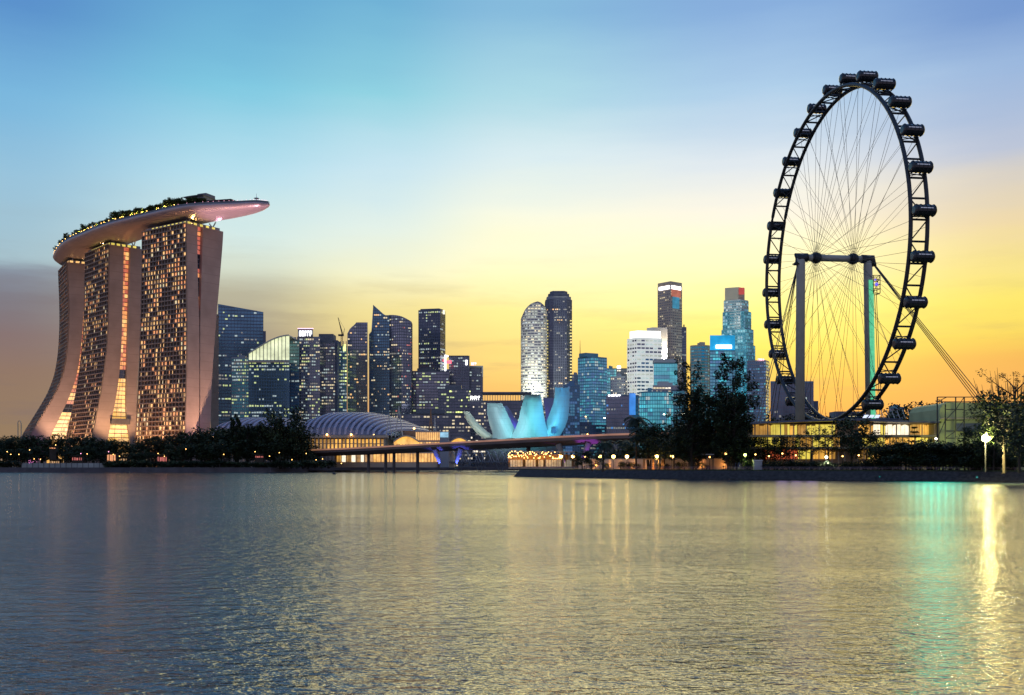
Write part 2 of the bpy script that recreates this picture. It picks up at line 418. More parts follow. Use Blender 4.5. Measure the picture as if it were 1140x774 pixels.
# ------------------------------------------------------------------ the setting: water and land
def water_mat():
    m = bpy.data.materials.new('bay_water'); m.use_nodes = True; n = m.node_tree.nodes; l = m.node_tree.links; b = n['Principled BSDF']
    b.inputs['Base Color'].default_value = (.055, .09, .1, 1); b.inputs['Specular Tint'].default_value = (1, .96, .84, 1); b.inputs['Roughness'].default_value = .1; b.inputs['IOR'].default_value = 2.0
    b.inputs['Specular IOR Level'].default_value = .5
    t_ = n.new('ShaderNodeTexCoord'); prev = None
    def ns(scale, sx, sy, det, ang=0.0):
        mp = n.new('ShaderNodeMapping'); mp.inputs['Scale'].default_value = (sx, sy, 1); mp.inputs['Rotation'].default_value = (0, 0, ang)
        l.new(t_.outputs['Object'], mp.inputs[0])
        q = n.new('ShaderNodeTexNoise'); q.inputs['Scale'].default_value = scale; q.inputs['Detail'].default_value = det; q.inputs['Roughness'].default_value = .55
        l.new(mp.outputs[0], q.inputs['Vector']); return q.outputs[0]
    gust = ns(.03, .6, 1.6, 3, .3)
    gm = n.new('ShaderNodeMapRange'); gm.inputs[1].default_value = .35; gm.inputs[2].default_value = .65; gm.inputs[3].default_value = .6; gm.inputs[4].default_value = 1.15
    l.new(gust, gm.inputs[0])
    sx_ = n.new('ShaderNodeSeparateXYZ'); l.new(t_.outputs['Object'], sx_.inputs[0])
    ch = n.new('ShaderNodeMapRange'); ch.inputs[1].default_value = 30; ch.inputs[2].default_value = 220; ch.inputs[3].default_value = 1.3; ch.inputs[4].default_value = .95
    l.new(sx_.outputs[1], ch.inputs[0])                      # the open reach is choppier than the lee of the near bank
    gg = n.new('ShaderNodeMath'); gg.operation = 'MULTIPLY'; l.new(gm.outputs[0], gg.inputs[0]); l.new(ch.outputs[0], gg.inputs[1]); gm = gg
    for h, dist, st in ((ns(.13, .7, 1.5, 3, .2), .9, .26), (ns(1.0, .8, 1.35, 4, -.15), .5, .62), (ns(3.0, .8, 1.3, 3, .1), .11, .9)):
        bp = n.new('ShaderNodeBump'); bp.inputs['Distance'].default_value = dist
        mu = n.new('ShaderNodeMath'); mu.operation = 'MULTIPLY'; l.new(gm.outputs[0], mu.inputs[0]); mu.inputs[1].default_value = st; l.new(mu.outputs[0], bp.inputs['Strength'])
        l.new(h, bp.inputs['Height'])
        if prev: l.new(prev, bp.inputs['Normal'])
        prev = bp.outputs[0]
    l.new(prev, b.inputs['Normal']); return m
M['water'] = water_mat()
def struct(o, kind='structure'): o['kind'] = kind; return o
b = MB(); b.quad((-9000, -300, 0), (9000, -300, 0), (9000, 14000, 0), (-9000, 14000, 0)); struct(b.build('water', M['water']))
SH = [(-2500, 760), (-1200, 735), (-500, 716), (-330, 712), (-230, 716), (-170, 722), (-150, 745), (-140, 800), (-125, 960), (-60, 1040), (60, 1060), (200, 1050), (400, 900), (900, 900), (2500, 900)]
b = MB(); b.prism(SH+[(9000, 900), (9000, 12000), (-9000, 12000), (-9000, 760)], -1, GROUND); struct(b.build('far_shore_ground', M['soil']))
# curved spit on the right: stone revetment, grass top, pale promenade
SP = [(8, 452), (0.5, 440), (6, 428), (18, 408), (36, 384), (58, 361), (84, 340), (112, 322), (140, 306), (170, 291), (205, 276), (245, 258), (300, 240), (420, 215), (800, 190)]
back = [(800, 880), (400, 880), (150, 700), (60, 560), (22, 480)]
def off(poly, d_):
    nn = normals(poly, False, -1); return [(p[0]+q[0]*d_, p[1]+q[1]*d_) for p, q in zip(poly, nn)]
b = MB(); lo = SP; hi = off(SP, 3.0)
b.loft([[(*p, -1) for p in lo+back], [(*p, .3) for p in off(SP, .3)+back], [(*p, 3.1) for p in hi+back]]); struct(b.build('spit_revetment', M['soil']))
b = MB(); b.prism(off(SP, 3.6)+back, 3.0, 3.45); struct(b.build('grass_bank', M['grass']))
b = MB(); n_ = normals(SP, False, -1)
for i in range(1, len(SP)-1):
    p, q = off(SP, 4.4)[i], off(SP, 4.4)[i+1]; p2, q2 = off(SP, 8.2)[i], off(SP, 8.2)[i+1]
    b.quad((*p, 3.47), (*q, 3.47), (*q2, 3.47), (*p2, 3.47))
struct(b.build('promenade_path', M['path']))
def spit_depth(px, inset=8):
    """distance of the shore (plus inset) along a picture column"""
    s_ = off(SP, inset); best = None
    for p, q in zip(s_, s_[1:]):
        a_, b_ = 570+F*p[0]/p[1], 570+F*q[0]/q[1]
        if (a_-px)*(b_-px) <= 0 and a_ != b_:
            t_ = (px-a_)/(b_-a_); best = lerp(p[1], q[1], t_)
    return best or 300
# sea wall along the left shore
b = MB(); s_ = off(SH[:8], 1.2)
for i in range(7):
    p, q, p2, q2 = SH[i], SH[i+1], off(SH[:8], -1.2)[i], off(SH[:8], -1.2)[i+1]
    b.loft([[(*p2, -1), (*q2, -1), (*off(SH[:8], .8)[i+1], -1), (*off(SH[:8], .8)[i], -1)], [(*p2, 3.4), (*q2, 3.4), (*off(SH[:8], .8)[i+1], 3.4), (*off(SH[:8], .8)[i], 3.4)]])
wl = b.build('sea_wall', M['concrete_dark']); tag(wl, 'dark stone sea wall at the foot of the hotel trees', 'wall')
# pale site wall between the left trees and the water
fw = thing('boundary_wall', 'low pale grey panel wall below the trees under the splayed hotel tower', 'wall', (GX(70, 724), 724, 3))
b = MB(); b.box(GX(24, 724), GX(117, 724), 724, 724.4, 3, 6.4); b.build('panel', mat('pale_panel', (.34, .36, .34), .7, 0, .3, .08), fw)
b = MB()
for i in range(16): x = lerp(GX(24, 724), GX(117, 724), i/15); b.box(x-.15, x+.15, 723.75, 723.97, 3, 6.7)
b.build('post', M['concrete_dark'], fw)

# ------------------------------------------------------------------ the triple-tower hotel
def light(kind, name, loc, energy, colr, aim=None, size=.5, spot=60, blend=.6):
    ld = bpy.data.lights.new(name, kind); ld.energy = energy; ld.color = colr
    if kind == 'SPOT': ld.spot_size = math.radians(spot); ld.spot_blend = blend; ld.shadow_soft_size = size
    if kind == 'POINT': ld.shadow_soft_size = size
    o = bpy.data.objects.new(name, ld); col.objects.link(o); o.location = loc
    if aim: o.rotation_euler = (Vector(loc)-Vector(aim)).to_track_quat('Z', 'Y').to_euler()
    return o
fl_mesh = None
def floodlight(loc, aim, energy, colr, label, spot=60, lens='lamp_white', size=.4, group=None, scale=1.0):
    """floodlight fixture with its lamp: bracket, housing, lit lens; stands on the ground"""
    t_ = thing('floodlight', label, 'floodlight', loc, group)
    b = MB(); b.tube((loc[0], loc[1], loc[2]-.9*scale), (loc[0], loc[1], loc[2]-.3*scale), .09*scale); b.box(loc[0]-.35*scale, loc[0]+.35*scale, loc[1]-.35*scale, loc[1]+.35*scale, loc[2]-1*scale, loc[2]-.9*scale); b.build('bracket', M['steel'], t_)
    dv = (Vector(aim)-Vector(loc)).normalized(); p = Vector(loc)
    b = MB(); b.tube(p-dv*.35*scale, p+dv*.2*scale, .22*scale, .34*scale, 12); b.build('housing', M['steel'], t_)
    b = MB(); b.tube(p+dv*.2*scale, p+dv*.22*scale, .3*scale, .3*scale, 12); b.build('lens', M[lens], t_)
    o = light('SPOT', 'flood_lamp', tuple(p+dv*.3*scale), energy, colr, aim, size, spot); o.location = tuple(p+dv*(.3*scale+size)-Vector(loc)); o.parent = t_
    return t_

def solve(O, e2, px):
    q = (px-570)/F; return (q*O[1]-O[0])/(e2[0]-q*e2[1])
def interp(tab, z):
    if z >= tab[0][0]: return tab[0][1]
    for (z0, s0), (z1, s1) in zip(tab, tab[1:]):
        if z >= z1: 
            t_ = (z-z1)/(z0-z1); return lerp(s1, s0, t_)
    return tab[-1][1]
def smooth(tab, z):                       # soften the corners of the traced profile
    return sum(interp(tab, z+d_) for d_ in (-14, -9, -4, 0, 4, 9, 14))/7
def hotel(label, O, e1, Ln, prof, gapz, seed, left_extra=0, bays=15, litp=.3, gap_low=None, canopy=None):
    l_ = math.hypot(*e1); e1 = (e1[0]/l_, e1[1]/l_); e2 = (e1[1], -e1[0])
    root = thing('hotel_tower', label, 'hotel tower', (O[0], O[1], GROUND), 'three leaning hotel towers')
    tabs = []
    for k in range(4):
        tabs.append([(ZY(y, O[1]), solve(O, e2, r[k])) for y, r in prof])
    def pt(s, t_=0): return (O[0]+e2[0]*s+e1[0]*t_, O[1]+e2[1]*s+e1[1]*t_)
    zt = ZY(prof[0][0], O[1]); nf = 52; zs = [lerp(GROUND, zt, i/nf) for i in range(nf+1)]
    S = lambda k, z: smooth(tabs[k], z)
    ex = lambda z: -left_extra*((zt-z)/(zt-GROUND))**1.3
    # slabs
    for k, nm in ((0, 'east_slab'), (2, 'west_slab')):
        b = MB(); ins = .8 if k == 0 else 0
        b.loft([[(*pt(S(k, z)+ins), z), (*pt(S(k+1, z)), z), (*pt(S(k+1, z), Ln), z), (*pt(S(k, z)+ins+ex(z)*(k == 0), Ln), z)] for z in zs])
        b.build(nm, M['cladding'], root)
    # end wall fin edge of the glazed face
    rng = random.Random(seed)
    G = MB(); Fm = MB(); n0 = lambda z: [pt(S(0, z)+.5+ex(z)*t_/Ln, t_) for t_ in [Ln*i/bays for i in range(bays, -1, -1)]]
    lit = {}
    def sel(e, k):
        u = k/nf; v = mnoise.noise(Vector((e*.35+seed*9, k*.3, 2.5)))
        p = litp*(1+2.2*v)*(.75 if u > .85 else 1)
        if u < .28: p *= .8
        if rng.random() < p: lit[(e, k)] = 1
        return 0
    skin(G, Fm, n0, zs, sel, False, .95, 1.1, .45, .9, 1, None, False)
    G.build('glazing', [mat('hotel_glass', (.09, .05, .035), .25, 0, .4, .06)], root)
    Fm.build('balcony_frame', M['slab'], root)
    cells = sorted(lit, key=lambda c_: -c_[1]); rng.shuffle(cells)
    wm = [M['lit_warm'], M['lit_white'], M['lit_amber'], M['lit_hall_dim'], M['lit_pale']]
    rest = MB(); keep = cells[:100]; mesh_for = {}
    for (e, k) in cells:
        a, c = n0(zs[k]+.62), n0(zs[k+1]-.62); z0, z1 = zs[k]+.62, zs[k+1]-.62
        def q4(p, q_, t_): return (lerp(p[0], q_[0], t_), lerp(p[1], q_[1], t_))
        o_ = -.12; sx, sy = -e2[0]*.12, -e2[1]*.12
        u0, u1 = (.14, .5) if rng.random() < .6 else (.5, .86)
        if rng.random() < .25: u0, u1 = .14, .86
        A = [q4(a[e], a[e+1], u0), q4(a[e], a[e+1], u1), q4(c[e], c[e+1], u1), q4(c[e], c[e+1], u0)]
        pts = [(p[0]+sx, p[1]+sy, z) for p, z in zip(A, (z0, z0, z1, z1))]
        mi = rng.choice([0, 0, 0, 4, 2, 2, 3, 3, 3, 0, 2])
        if (e, k) in keep:
            b = MB(); b.quad(*pts, 0); b.build('lit_window', wm[mi], root)
        else: rest.quad(*pts, mi)
    if rest.f: rest.build('lit_window', wm, root)['kind'] = 'stuff'
    # atrium glazing between the slabs, set back, with lift-lobby lights
    G = MB(); Fm = MB()
    def ap(z):
        a, c = S(1, z)-.3, S(2, z)+.3
        return [pt(lerp(a, c, i/2), 3.0) for i in range(3)]
    gm = [M['glass_black'], M['lit_red'], M['lit_amber'], M['lit_warm'], M['lit_hall']]
    def gsel(e, k):
        z = zs[k]; y = HOR-(z-CH)*F/O[1]
        for y0, y1, ch in gapz:
            if y0 <= y < y1: return rng.choice(ch)
        return 0
    gz = [z for z in zs if S(2, z)-S(1, z) > .6]
    zs_keep = zs
    for z0, z1 in zip(zs, zs[1:]):
        if S(2, z0)-S(1, z0) < .5: continue
        k = zs.index(z0); a, c = ap(z0), ap(z1)
        for e in range(2): G.quad((*a[e], z0), (*a[e+1], z0), (*c[e+1], z1), (*c[e], z1), gsel(e, k))
        f0, f1 = pt(S(1, z0), 2.6), pt(S(2, z0), 2.6); g0, g1 = pt(S(1, z0), 3.2), pt(S(2, z0), 3.2)
        sb = MB(); sb.prism([f0, f1, g1, g0], z0-.28, z0+.28); sb.build('atrium_slab', M['fr_dark'], root)
        mx_ = 3 if S(2, z0)-S(1, z0) > 6 else 1
        for j in range(1, mx_):
            s0, s1 = lerp(S(1, z0), S(2, z0), j/mx_), lerp(S(1, z1), S(2, z1), j/mx_)
            Fm.quad((*pt(s0-.15, 2.7), z0), (*pt(s0+.15, 2.7), z0), (*pt(s1+.15, 2.7), z1), (*pt(s1-.15, 2.7), z1))
    G.build('atrium_glazing', gm, root); Fm.build('atrium_mullion', M['fr_dark'], root) if Fm.f else None
    if canopy:
        z0, z1 = ZY(canopy[1], O[1]), ZY(canopy[0], O[1])
        b = MB(); b.prism([pt(S(1, z0)-.5, -3), pt(S(2, z0)+1, -3), pt(S(2, z0)+1, 3.4), pt(S(1, z0)-.5, 3.4)], z0, z1); b.build('canopy', M['concrete_dark'], root)
    # roof: plant screen recessed under the sky deck
    b = MB(); s0, s1 = S(0, zt), S(3, zt)
    b.prism([pt(s0+2, 2), pt(s1-2, 2), pt(s1-2, Ln-2), pt(s0+2, Ln-2)], zt, zt+2.6); b.build('roof_storey', M['fr_grey'], root)
    nb = 9; rk = 'lit_yellow' if seed != 1 else 'lit_warm'
    for i in range(nb):
        a = lerp(2.6, Ln-8, i/nb); b = MB()
        for s_ in (s0+1.9,): b.quad((*pt(s_, a), zt+.4), (*pt(s_, a+2.8), zt+.4), (*pt(s_, a+2.8), zt+2.2), (*pt(s_, a), zt+2.2))
        b.build('roof_light', M[rk], root)
    for i in range(5):
        a = lerp(s0+3, s1-4, i/5); b = MB(); b.quad((*pt(a, 1.9), zt+.4), (*pt(a+3, 1.9), zt+.4), (*pt(a+3, 1.9), zt+2.2), (*pt(a, 1.9), zt+2.2)); b.build('roof_light', M[rk], root)
    # raking struts that carry the deck
    for (s_, t_) in ((s0+6, 5), (s1-7, 5), (s0+6, Ln-10), (s1-7, Ln-10)):
        for dt in (-4, 4):
            b = MB(); b.tube((*pt(s_, t_), zt+2.4), (*pt(s_, t_+dt), zt+6.5), .5, .5, 8); b.build('strut', M['white'], root)
    return root, pt, S, zt, e1, e2
T3 = hotel('wider-faced upright glass-and-balcony hotel tower under the open prow of the sky deck, beside the city', (-262, 820), (-.82, .57), 57,
    [(248,(207,219.5,226,249)),(300,(207.5,220,224.5,245)),(360,(208,222,222.8,240)),(420,(207.5,222,222.8,236)),(494,(206,221.5,222.3,233.5))],
    [(240,360,(0,1,1,2,1,0))], 3, left_extra=7, bays=15, litp=.58)
T2 = hotel('middle hotel tower of the three, with a tall glowing amber atrium between its two slabs', (-355, 900), (-.68, .733), 55,
    [(272,(121,138,145,160)),(360,(120.5,136,142.5,156.5)),(400,(117.5,134.5,141.5,154.5)),(430,(113.5,131.5,140.8,152.5)),(460,(108,126,140,151.5)),(494,(100.5,118.5,146,151))],
    [(240,412,(1,2,2,1,3)),(412,422,(0,)),(422,520,(4,4,3))], 2, left_extra=3, bays=14, litp=.52, canopy=(466, 472))
T1 = hotel('farthest hotel tower, its slab splaying out widest towards the ground', (-425, 980), (-.52, .854), 55,
    [(292,(74,94,99,116)),(330,(76,94,97.5,114)),(360,(76.5,92.5,96.5,113)),(400,(74,89,94,111)),(430,(66.5,82.5,91,109)),(458,(50,70,88,106)),(478,(38,60,86,104)),(494,(27,52,84,102))],
    [(240,452,(1,2,2,3)),(452,462,(0,)),(462,520,(4,3,4))], 1, left_extra=2, bays=12, litp=.5)
# grey service fin beside the upright tower
b = MB(); p0 = P(236, 470, 905); 
fin = thing('service_tower', 'narrow pale grey shaft rising behind the right edge of the upright hotel tower', 'tower', (p0[0], 905, 3))
b.prism(front(234.5, 243.5, 900, 14), 3, ZY(352, 900), 0); b.build('shaft', M['concrete'], fin)
b = MB(); b.prism(front(234.2, 243.8, 899.5, 15), ZY(352, 900), ZY(350, 900)); b.build('cap', M['fr_grey'], fin)

# floodlights washing the end walls
for (tw, A, e_, c_, lbl) in ((T3, 214, 1, (1, .58, .36), 'ground floodlight washing the end wall of the upright hotel tower'),
                             (T2, 127, 1, (1, .58, .3), 'ground floodlight washing the end wall of the middle hotel tower'),
                             (T1, 70, 1, (1, .6, .36), 'ground floodlight washing the end wall of the splayed hotel tower')):
    root, pt, S, zt, e1, e2 = tw
    base = pt(S(3, 10) if tw is T3 else S(1, 10), -40); aim = pt(S(1, 90), 0)
    floodlight((base[0], base[1], GROUND+1), (aim[0], aim[1], 85), 310000*e_, c_, lbl, 75, 'lamp_warm', 1.2, scale=1.6)
root, pt, S, zt, e1, e2 = T3
base = pt(S(0, 10)+1, -9); floodlight((base[0], base[1], GROUND+1), (*pt(S(0, 60)+4, 0), 60), 26000, (1, .35, .75), 'pink floodlight at the foot of the upright hotel tower', 60, 'lamp_pinkish', .8)
base = pt(S(3, 10)-2, -9); floodlight((base[0], base[1], GROUND+1), (*pt(S(3, 60)-3, 0), 60), 34000, (1, .42, .2), 'orange floodlight at the foot of the upright hotel tower', 60, 'lamp_warm', .8)
root, pt, S, zt, e1, e2 = T1
base = pt(S(0, 10)+6, -8); floodlight((base[0], base[1], GROUND+1), (*pt(S(0, 20)+6, 0), 16), 12000, (.9, .25, .9), 'violet floodlight at the foot of the splayed hotel tower', 90, 'lamp_violet', .8)
root, pt, S, zt, e1, e2 = T2
for t_ in (12,): 
    base = pt(S(0, 10)-30, 25); floodlight((base[0], base[1], GROUND+1), (*pt(S(0, 60), 25), 60), 150000, (1, .5, .2), 'orange floodlight facing the balconies of the middle hotel tower', 110, 'lamp_warm', 1)
root, pt, S, zt, e1, e2 = T3
base = pt(S(0, 10)-30, 28); floodlight((base[0], base[1], GROUND+1), (*pt(S(0, 60), 28), 60), 150000, (1, .5, .2), 'orange floodlight facing the balconies of the upright hotel tower', 110, 'lamp_warm', 1)

# ------------------------------------------------------------------ the sky deck: a boat-shaped hull carried by the three towers
DZ = 211.0
CL = [(-455,1056,1.2),(-450,1046,9),(-443,1030,14),(-433,1010,17.5),(-398,957,20),(-364,921,21),(-331,888,21),(-300,864,20.5),(-256,832,19.5),(-232,822,16.5),(-214,815,12.5),(-200,808,8),(-194,806,4),(-191,804.5,.6)]
def cr(a, b_, c, d_, t_): return tuple(.5*((2*q)+(r-p)*t_+(2*p-5*q+4*r-s)*t_*t_+(-p+3*q-3*r+s)*t_**3) for p, q, r, s in zip(a, b_, c, d_))
line = []
for i in range(len(CL)-1):
    a, b_, c, d_ = CL[max(i-1, 0)], CL[i], CL[i+1], CL[min(i+2, len(CL)-1)]
    for j in range(6): line.append(cr(a, b_, c, d_, j/6))
line.append(CL[-1])
rings = []; nrm = normals([(p[0], p[1]) for p in line], False, 1)
for (x, y, wd), n_ in zip(line, nrm):
    wd = max(wd, .3); dp = 6.6*(wd/21)**.7
    r = [(x+n_[0]*wd, y+n_[1]*wd, DZ), (x+n_[0]*(wd+.6), y+n_[1]*(wd+.6), DZ-1.2)]
    for j in range(1, 12):
        a = PI*j/12; r.append((x+n_[0]*wd*math.cos(a), y+n_[1]*wd*math.cos(a), DZ-1.2-dp*math.sin(a)**.8))
    r += [(x-n_[0]*(wd+.6), y-n_[1]*(wd+.6), DZ-1.2), (x-n_[0]*wd, y-n_[1]*wd, DZ)]
    rings.append(r)
deck = thing('sky_deck', 'long curved boat-shaped sky deck lying across the three hotel towers', 'sky deck', (-300, 864, DZ))
b = MB(); b.loft(rings, 0, True, True); b.build('hull', M['hull'], deck, smooth=True)
b = MB()
for i in range(len(line)-1):
    (x, y, w1), (x2, y2, w2) = line[i], line[i+1]; n1, n2 = nrm[i], nrm[i+1]
    b.quad((x+n1[0]*w1*.96, y+n1[1]*w1*.96, DZ+.06), (x2+n2[0]*w2*.96, y2+n2[1]*w2*.96, DZ+.06), (x2-n2[0]*w2*.96, y2-n2[1]*w2*.96, DZ+.06), (x-n1[0]*w1*.96, y-n1[1]*w1*.96, DZ+.06))
b.build('deck_floor', M['hull_deck'], deck)
for sgn in (1, -1):
    b = MB()
    for i in range(len(line)-1):
        (x, y, w1), (x2, y2, w2) = line[i], line[i+1]; n1, n2 = nrm[i], nrm[i+1]
        A = (x+sgn*n1[0]*w1, y+sgn*n1[1]*w1); B = (x2+sgn*n2[0]*w2, y2+sgn*n2[1]*w2)
        A2 = (x+sgn*n1[0]*(w1-.3), y+sgn*n1[1]*(w1-.3)); B2 = (x2+sgn*n2[0]*(w2-.3), y2+sgn*n2[1]*(w2-.3))
        b.loft([[(*A, DZ-.05), (*B, DZ-.05), (*B2, DZ-.05), (*A2, DZ-.05)], [(*A, DZ+1.3), (*B, DZ+1.3), (*B2, DZ+1.3), (*A2, DZ+1.3)]])
    b.build('parapet', M['fr_violet'], deck)
NL = len(line)
def deck_at(u, o_):
    f = u*(NL-1); i = min(int(f), NL-2); t_ = f-i
    x, y, wd = (lerp(line[i][k], line[i+1][k], t_) for k in range(3)); n_ = nrm[i]
    return (x+n_[0]*wd*o_, y+n_[1]*wd*o_)
def u_of(px):
    best = min(range(NL), key=lambda i: abs(570+F*(line[i][0]+nrm[i][0]*line[i][2])/(line[i][1]+nrm[i][1]*line[i][2])-px)); return best/(NL-1)
# deck buildings
up = thing('rooftop_pavilion', 'dark flat-roofed block standing highest on the sky deck', 'pavilion', (*deck_at(u_of(206), .1), DZ))
a0, a1 = u_of(197), u_of(222)
def strip(u0, u1, o0, o1, z0, z1, mm, nm, parent, n=6):
    b = MB()
    for i in range(n):
        p = [deck_at(lerp(u0, u1, i/n), o0), deck_at(lerp(u0, u1, (i+1)/n), o0), deck_at(lerp(u0, u1, (i+1)/n), o1), deck_at(lerp(u0, u1, i/n), o1)]
        b.prism(p, z0, z1)
    return b.build(nm, mm, parent)
strip(a0, a1, .55, -.5, DZ+.06, DZ+8.6, M['fr_violet'], 'wall', up); strip(lerp(a0, a1, -.05), a1, .62, -.58, DZ+8.6, DZ+9.6, M['steel'], 'roof', up)
strip(lerp(a0, a1, .35), lerp(a0, a1, .95), .3, -.3, DZ+9.6, DZ+12.2, M['fr_dark'], 'plant_room', up)
b = MB()
for i in range(11):
    p = deck_at(lerp(a0, a1, (i+.2)/11), .565); q = deck_at(lerp(a0, a1, (i+.7)/11), .565); b.quad((*p, DZ+1.5), (*q, DZ+1.5), (*q, DZ+3.6), (*p, DZ+3.6))
b.build('lit_window', M['sign_pink'], up)['kind'] = 'stuff'
rs = thing('rooftop_restaurant', 'low red-lit restaurant pavilion on the prow side of the sky deck', 'pavilion', (*deck_at(u_of(232), 0), DZ))
a0, a1 = u_of(224), u_of(250)
strip(a0, a1, .5, -.5, DZ+.06, DZ+3.8, M['fr_violet'], 'wall', rs); strip(lerp(a0, a1, -.03), lerp(a0, a1, 1.03), .62, -.62, DZ+3.8, DZ+4.5, M['steel'], 'roof', rs)
b = MB()
for i in range(12):
    p = deck_at(lerp(a0, a1, (i+.15)/12), .515); q = deck_at(lerp(a0, a1, (i+.75)/12), .515); b.quad((*p, DZ+1), (*q, DZ+1), (*q, DZ+2.6), (*p, DZ+2.6))
b.build('lit_window', M['sign_red'], rs)['kind'] = 'stuff'
mp_ = deck_at(u_of(277), 0)
ms = thing('signal_mast', 'thin pale mast with a round platform near the prow tip of the sky deck', 'mast', (*mp_, DZ))
b = MB(); b.tube((*mp_, DZ), (*mp_, DZ+8.5), .35, .12); b.build('pole', M['white'], ms)
b = MB(); b.tube((*mp_, DZ+4.2), (*mp_, DZ+4.8), 1.2, 2.2, 12); b.tube((*mp_, DZ+4.8), (*mp_, DZ+5.4), 2.2, .5, 12); b.build('platform', M['white'], ms)
# deck-edge lamps
dl = thing('deck_lamp', 'one of the pink parapet lamps along the prow of the sky deck', 'lamp', (0, 0, 0), 'pink lamps along the sky deck prow')
b = MB(); b.tube((0, 0, 0), (0, 0, 1.5), .07); b.build('post', M['steel'], dl); b = MB(); b.sphere((0, 0, 1.7), .22, 8, 5); b.build('globe', M['sign_pink'], dl)
dw = thing('deck_lamp', 'one of the amber garden lamps among the trees on the sky deck', 'lamp', (0, 0, 0), 'amber lamps in the sky deck garden')
b = MB(); b.tube((0, 0, 0), (0, 0, 1.2), .08); b.build('post', M['steel'], dw); b = MB(); b.sphere((0, 0, 1.45), .3, 8, 5); b.build('globe', M['lamp_small'], dw)
rng = random.Random(5); first = True
for i in range(22):
    o = dl if first else copy_tree(dl); first = False
    p = deck_at(lerp(u_of(200), .975, i/21), .975); o.location = (*p, DZ+.06)
first = True
for i in range(40):
    o = dw if first else copy_tree(dw); first = False
    p = deck_at(lerp(u_of(70), u_of(194), (i+rng.random()*.6)/40), .985); o.location = (*p, DZ+.6)
for px in (70, 78, 86, 95, 104, 114, 124, 133, 142, 151, 160, 169, 178, 187):
    p = deck_at(u_of(px), .99); q = deck_at(u_of(px), .2)
    floodlight((p[0], p[1], DZ+2.2), (q[0], q[1], DZ+4), 5500, (1, .72, .2), 'small amber floodlight on the parapet of the sky deck garden', 155, 'lamp_small', .3, group='amber floodlights on the sky deck parapet')
# warm light under the hull above the middle tower, pink under the prow
root, pt, S, zt, e1, e2 = T2
floodlight((*pt(12, 3), zt+1), (*pt(20, -18), zt+12), 7000, (1, .45, .12), 'amber uplight on the roof of the middle hotel tower', 140, 'lamp_warm', .6)
floodlight((*pt(4, 20), zt+3.6), (*pt(-6, 20), zt+12), 6000, (1, .6, .25), 'small uplight on the far roof edge of the middle hotel tower', 150, 'lamp_warm', .6)
root, pt, S, zt, e1, e2 = T1
floodlight((*pt(10, 3), zt+1), (*pt(14, -14), zt+12), 12000, (1, .6, .25), 'amber uplight on the roof of the splayed hotel tower', 140, 'lamp_warm', .6)
root, pt, S, zt, e1, e2 = T3
floodlight((*pt(36, 3.0), zt+1), (*pt(26, -50), zt+8), 4000, (1, .5, .68), 'pink uplight under the prow of the sky deck', 150, 'lamp_pinkish', 2)
floodlight((-216, 792, GROUND+1), (-215, 815, DZ-4), 2200000, (1, .62, .72), 'pink floodlight on the ground far below the prow of the sky deck', 24, 'lamp_pinkish', 2)
floodlight((*pt(8, 2), zt+1), (*pt(10, -12), zt+12), 3500, (1, .7, .2), 'amber uplight on the roof of the upright hotel tower', 140, 'lamp_warm', .6)
# ------------------------------------------------------------------ the city centre
def signbox(parent, px0, px1, py0, py1, D, key, name='sign', th=1.2):
    b = MB(); b.box(GX(px0, D), GX(px1, D), D-th, D, ZY(py1, D), ZY(py0, D)); return b.build(name, M[key] if isinstance(key, str) else key, parent)
def letters(parent, px0, px1, py0, py1, D, key, n, seed=1, name='sign'):
    """unreadable glowing characters: stroke blocks on the sign's place"""
    r = random.Random(seed); b = MB(); w_ = (GX(px1, D)-GX(px0, D))/n; z0, z1 = ZY(py1, D), ZY(py0, D)
    for i in range(n):
        x0 = GX(px0, D)+i*w_; b.box(x0+w_*.1, x0+w_*.35, D-.6, D, z0, z1)
        b.box(x0+w_*.35, x0+w_*.85, D-.55, D, z0+(z1-z0)*r.choice([0, .4, .7]), z0+(z1-z0)*r.choice([.8, 1]) if r.random() < .5 else z1)
    return b.build(name, M[key], parent)
# 1 dark slab tower left with sloped top and a step on its right
D = 1300
fp = front(243, 293, D, 40, 10)
x0_, x1_ = GX(243, D), GX(293, D)
t1 = tower('dark teal glass office slab with a gently sloping top, next to the upright hotel tower', fp, ZY(338, D), [14, 3, 1, 3], 4.2, 'fr_dark', 'glass_blue', ('lit_cool', 'lit_green', 'lit_dim'), .05, .07, hm=1.1, seed=11,
   ztops=lambda x, y: lerp(ZY(338.5, D), ZY(346.5, D), (x-x0_)/(x1_-x0_)), band=(20, 24, 27, 30, 12, 15))
b = MB(); b.prism(front(292.8, 296, D+6, 26), 3, ZY(368, D)); b.build('side_wing', M['fr_dark'], t1['root'])
# lower green-lit block in front of it
t = tower('teal office block with many green-lit floors, left of the arched glass roof', front(258, 279, 1240, 24), ZY(399, 1240), [9, 2, 1, 2], 4, 'fr_grey', 'glass_teal', ('lit_green', 'lit_cool', 'lit_dim'), .3, .16, seed=12)
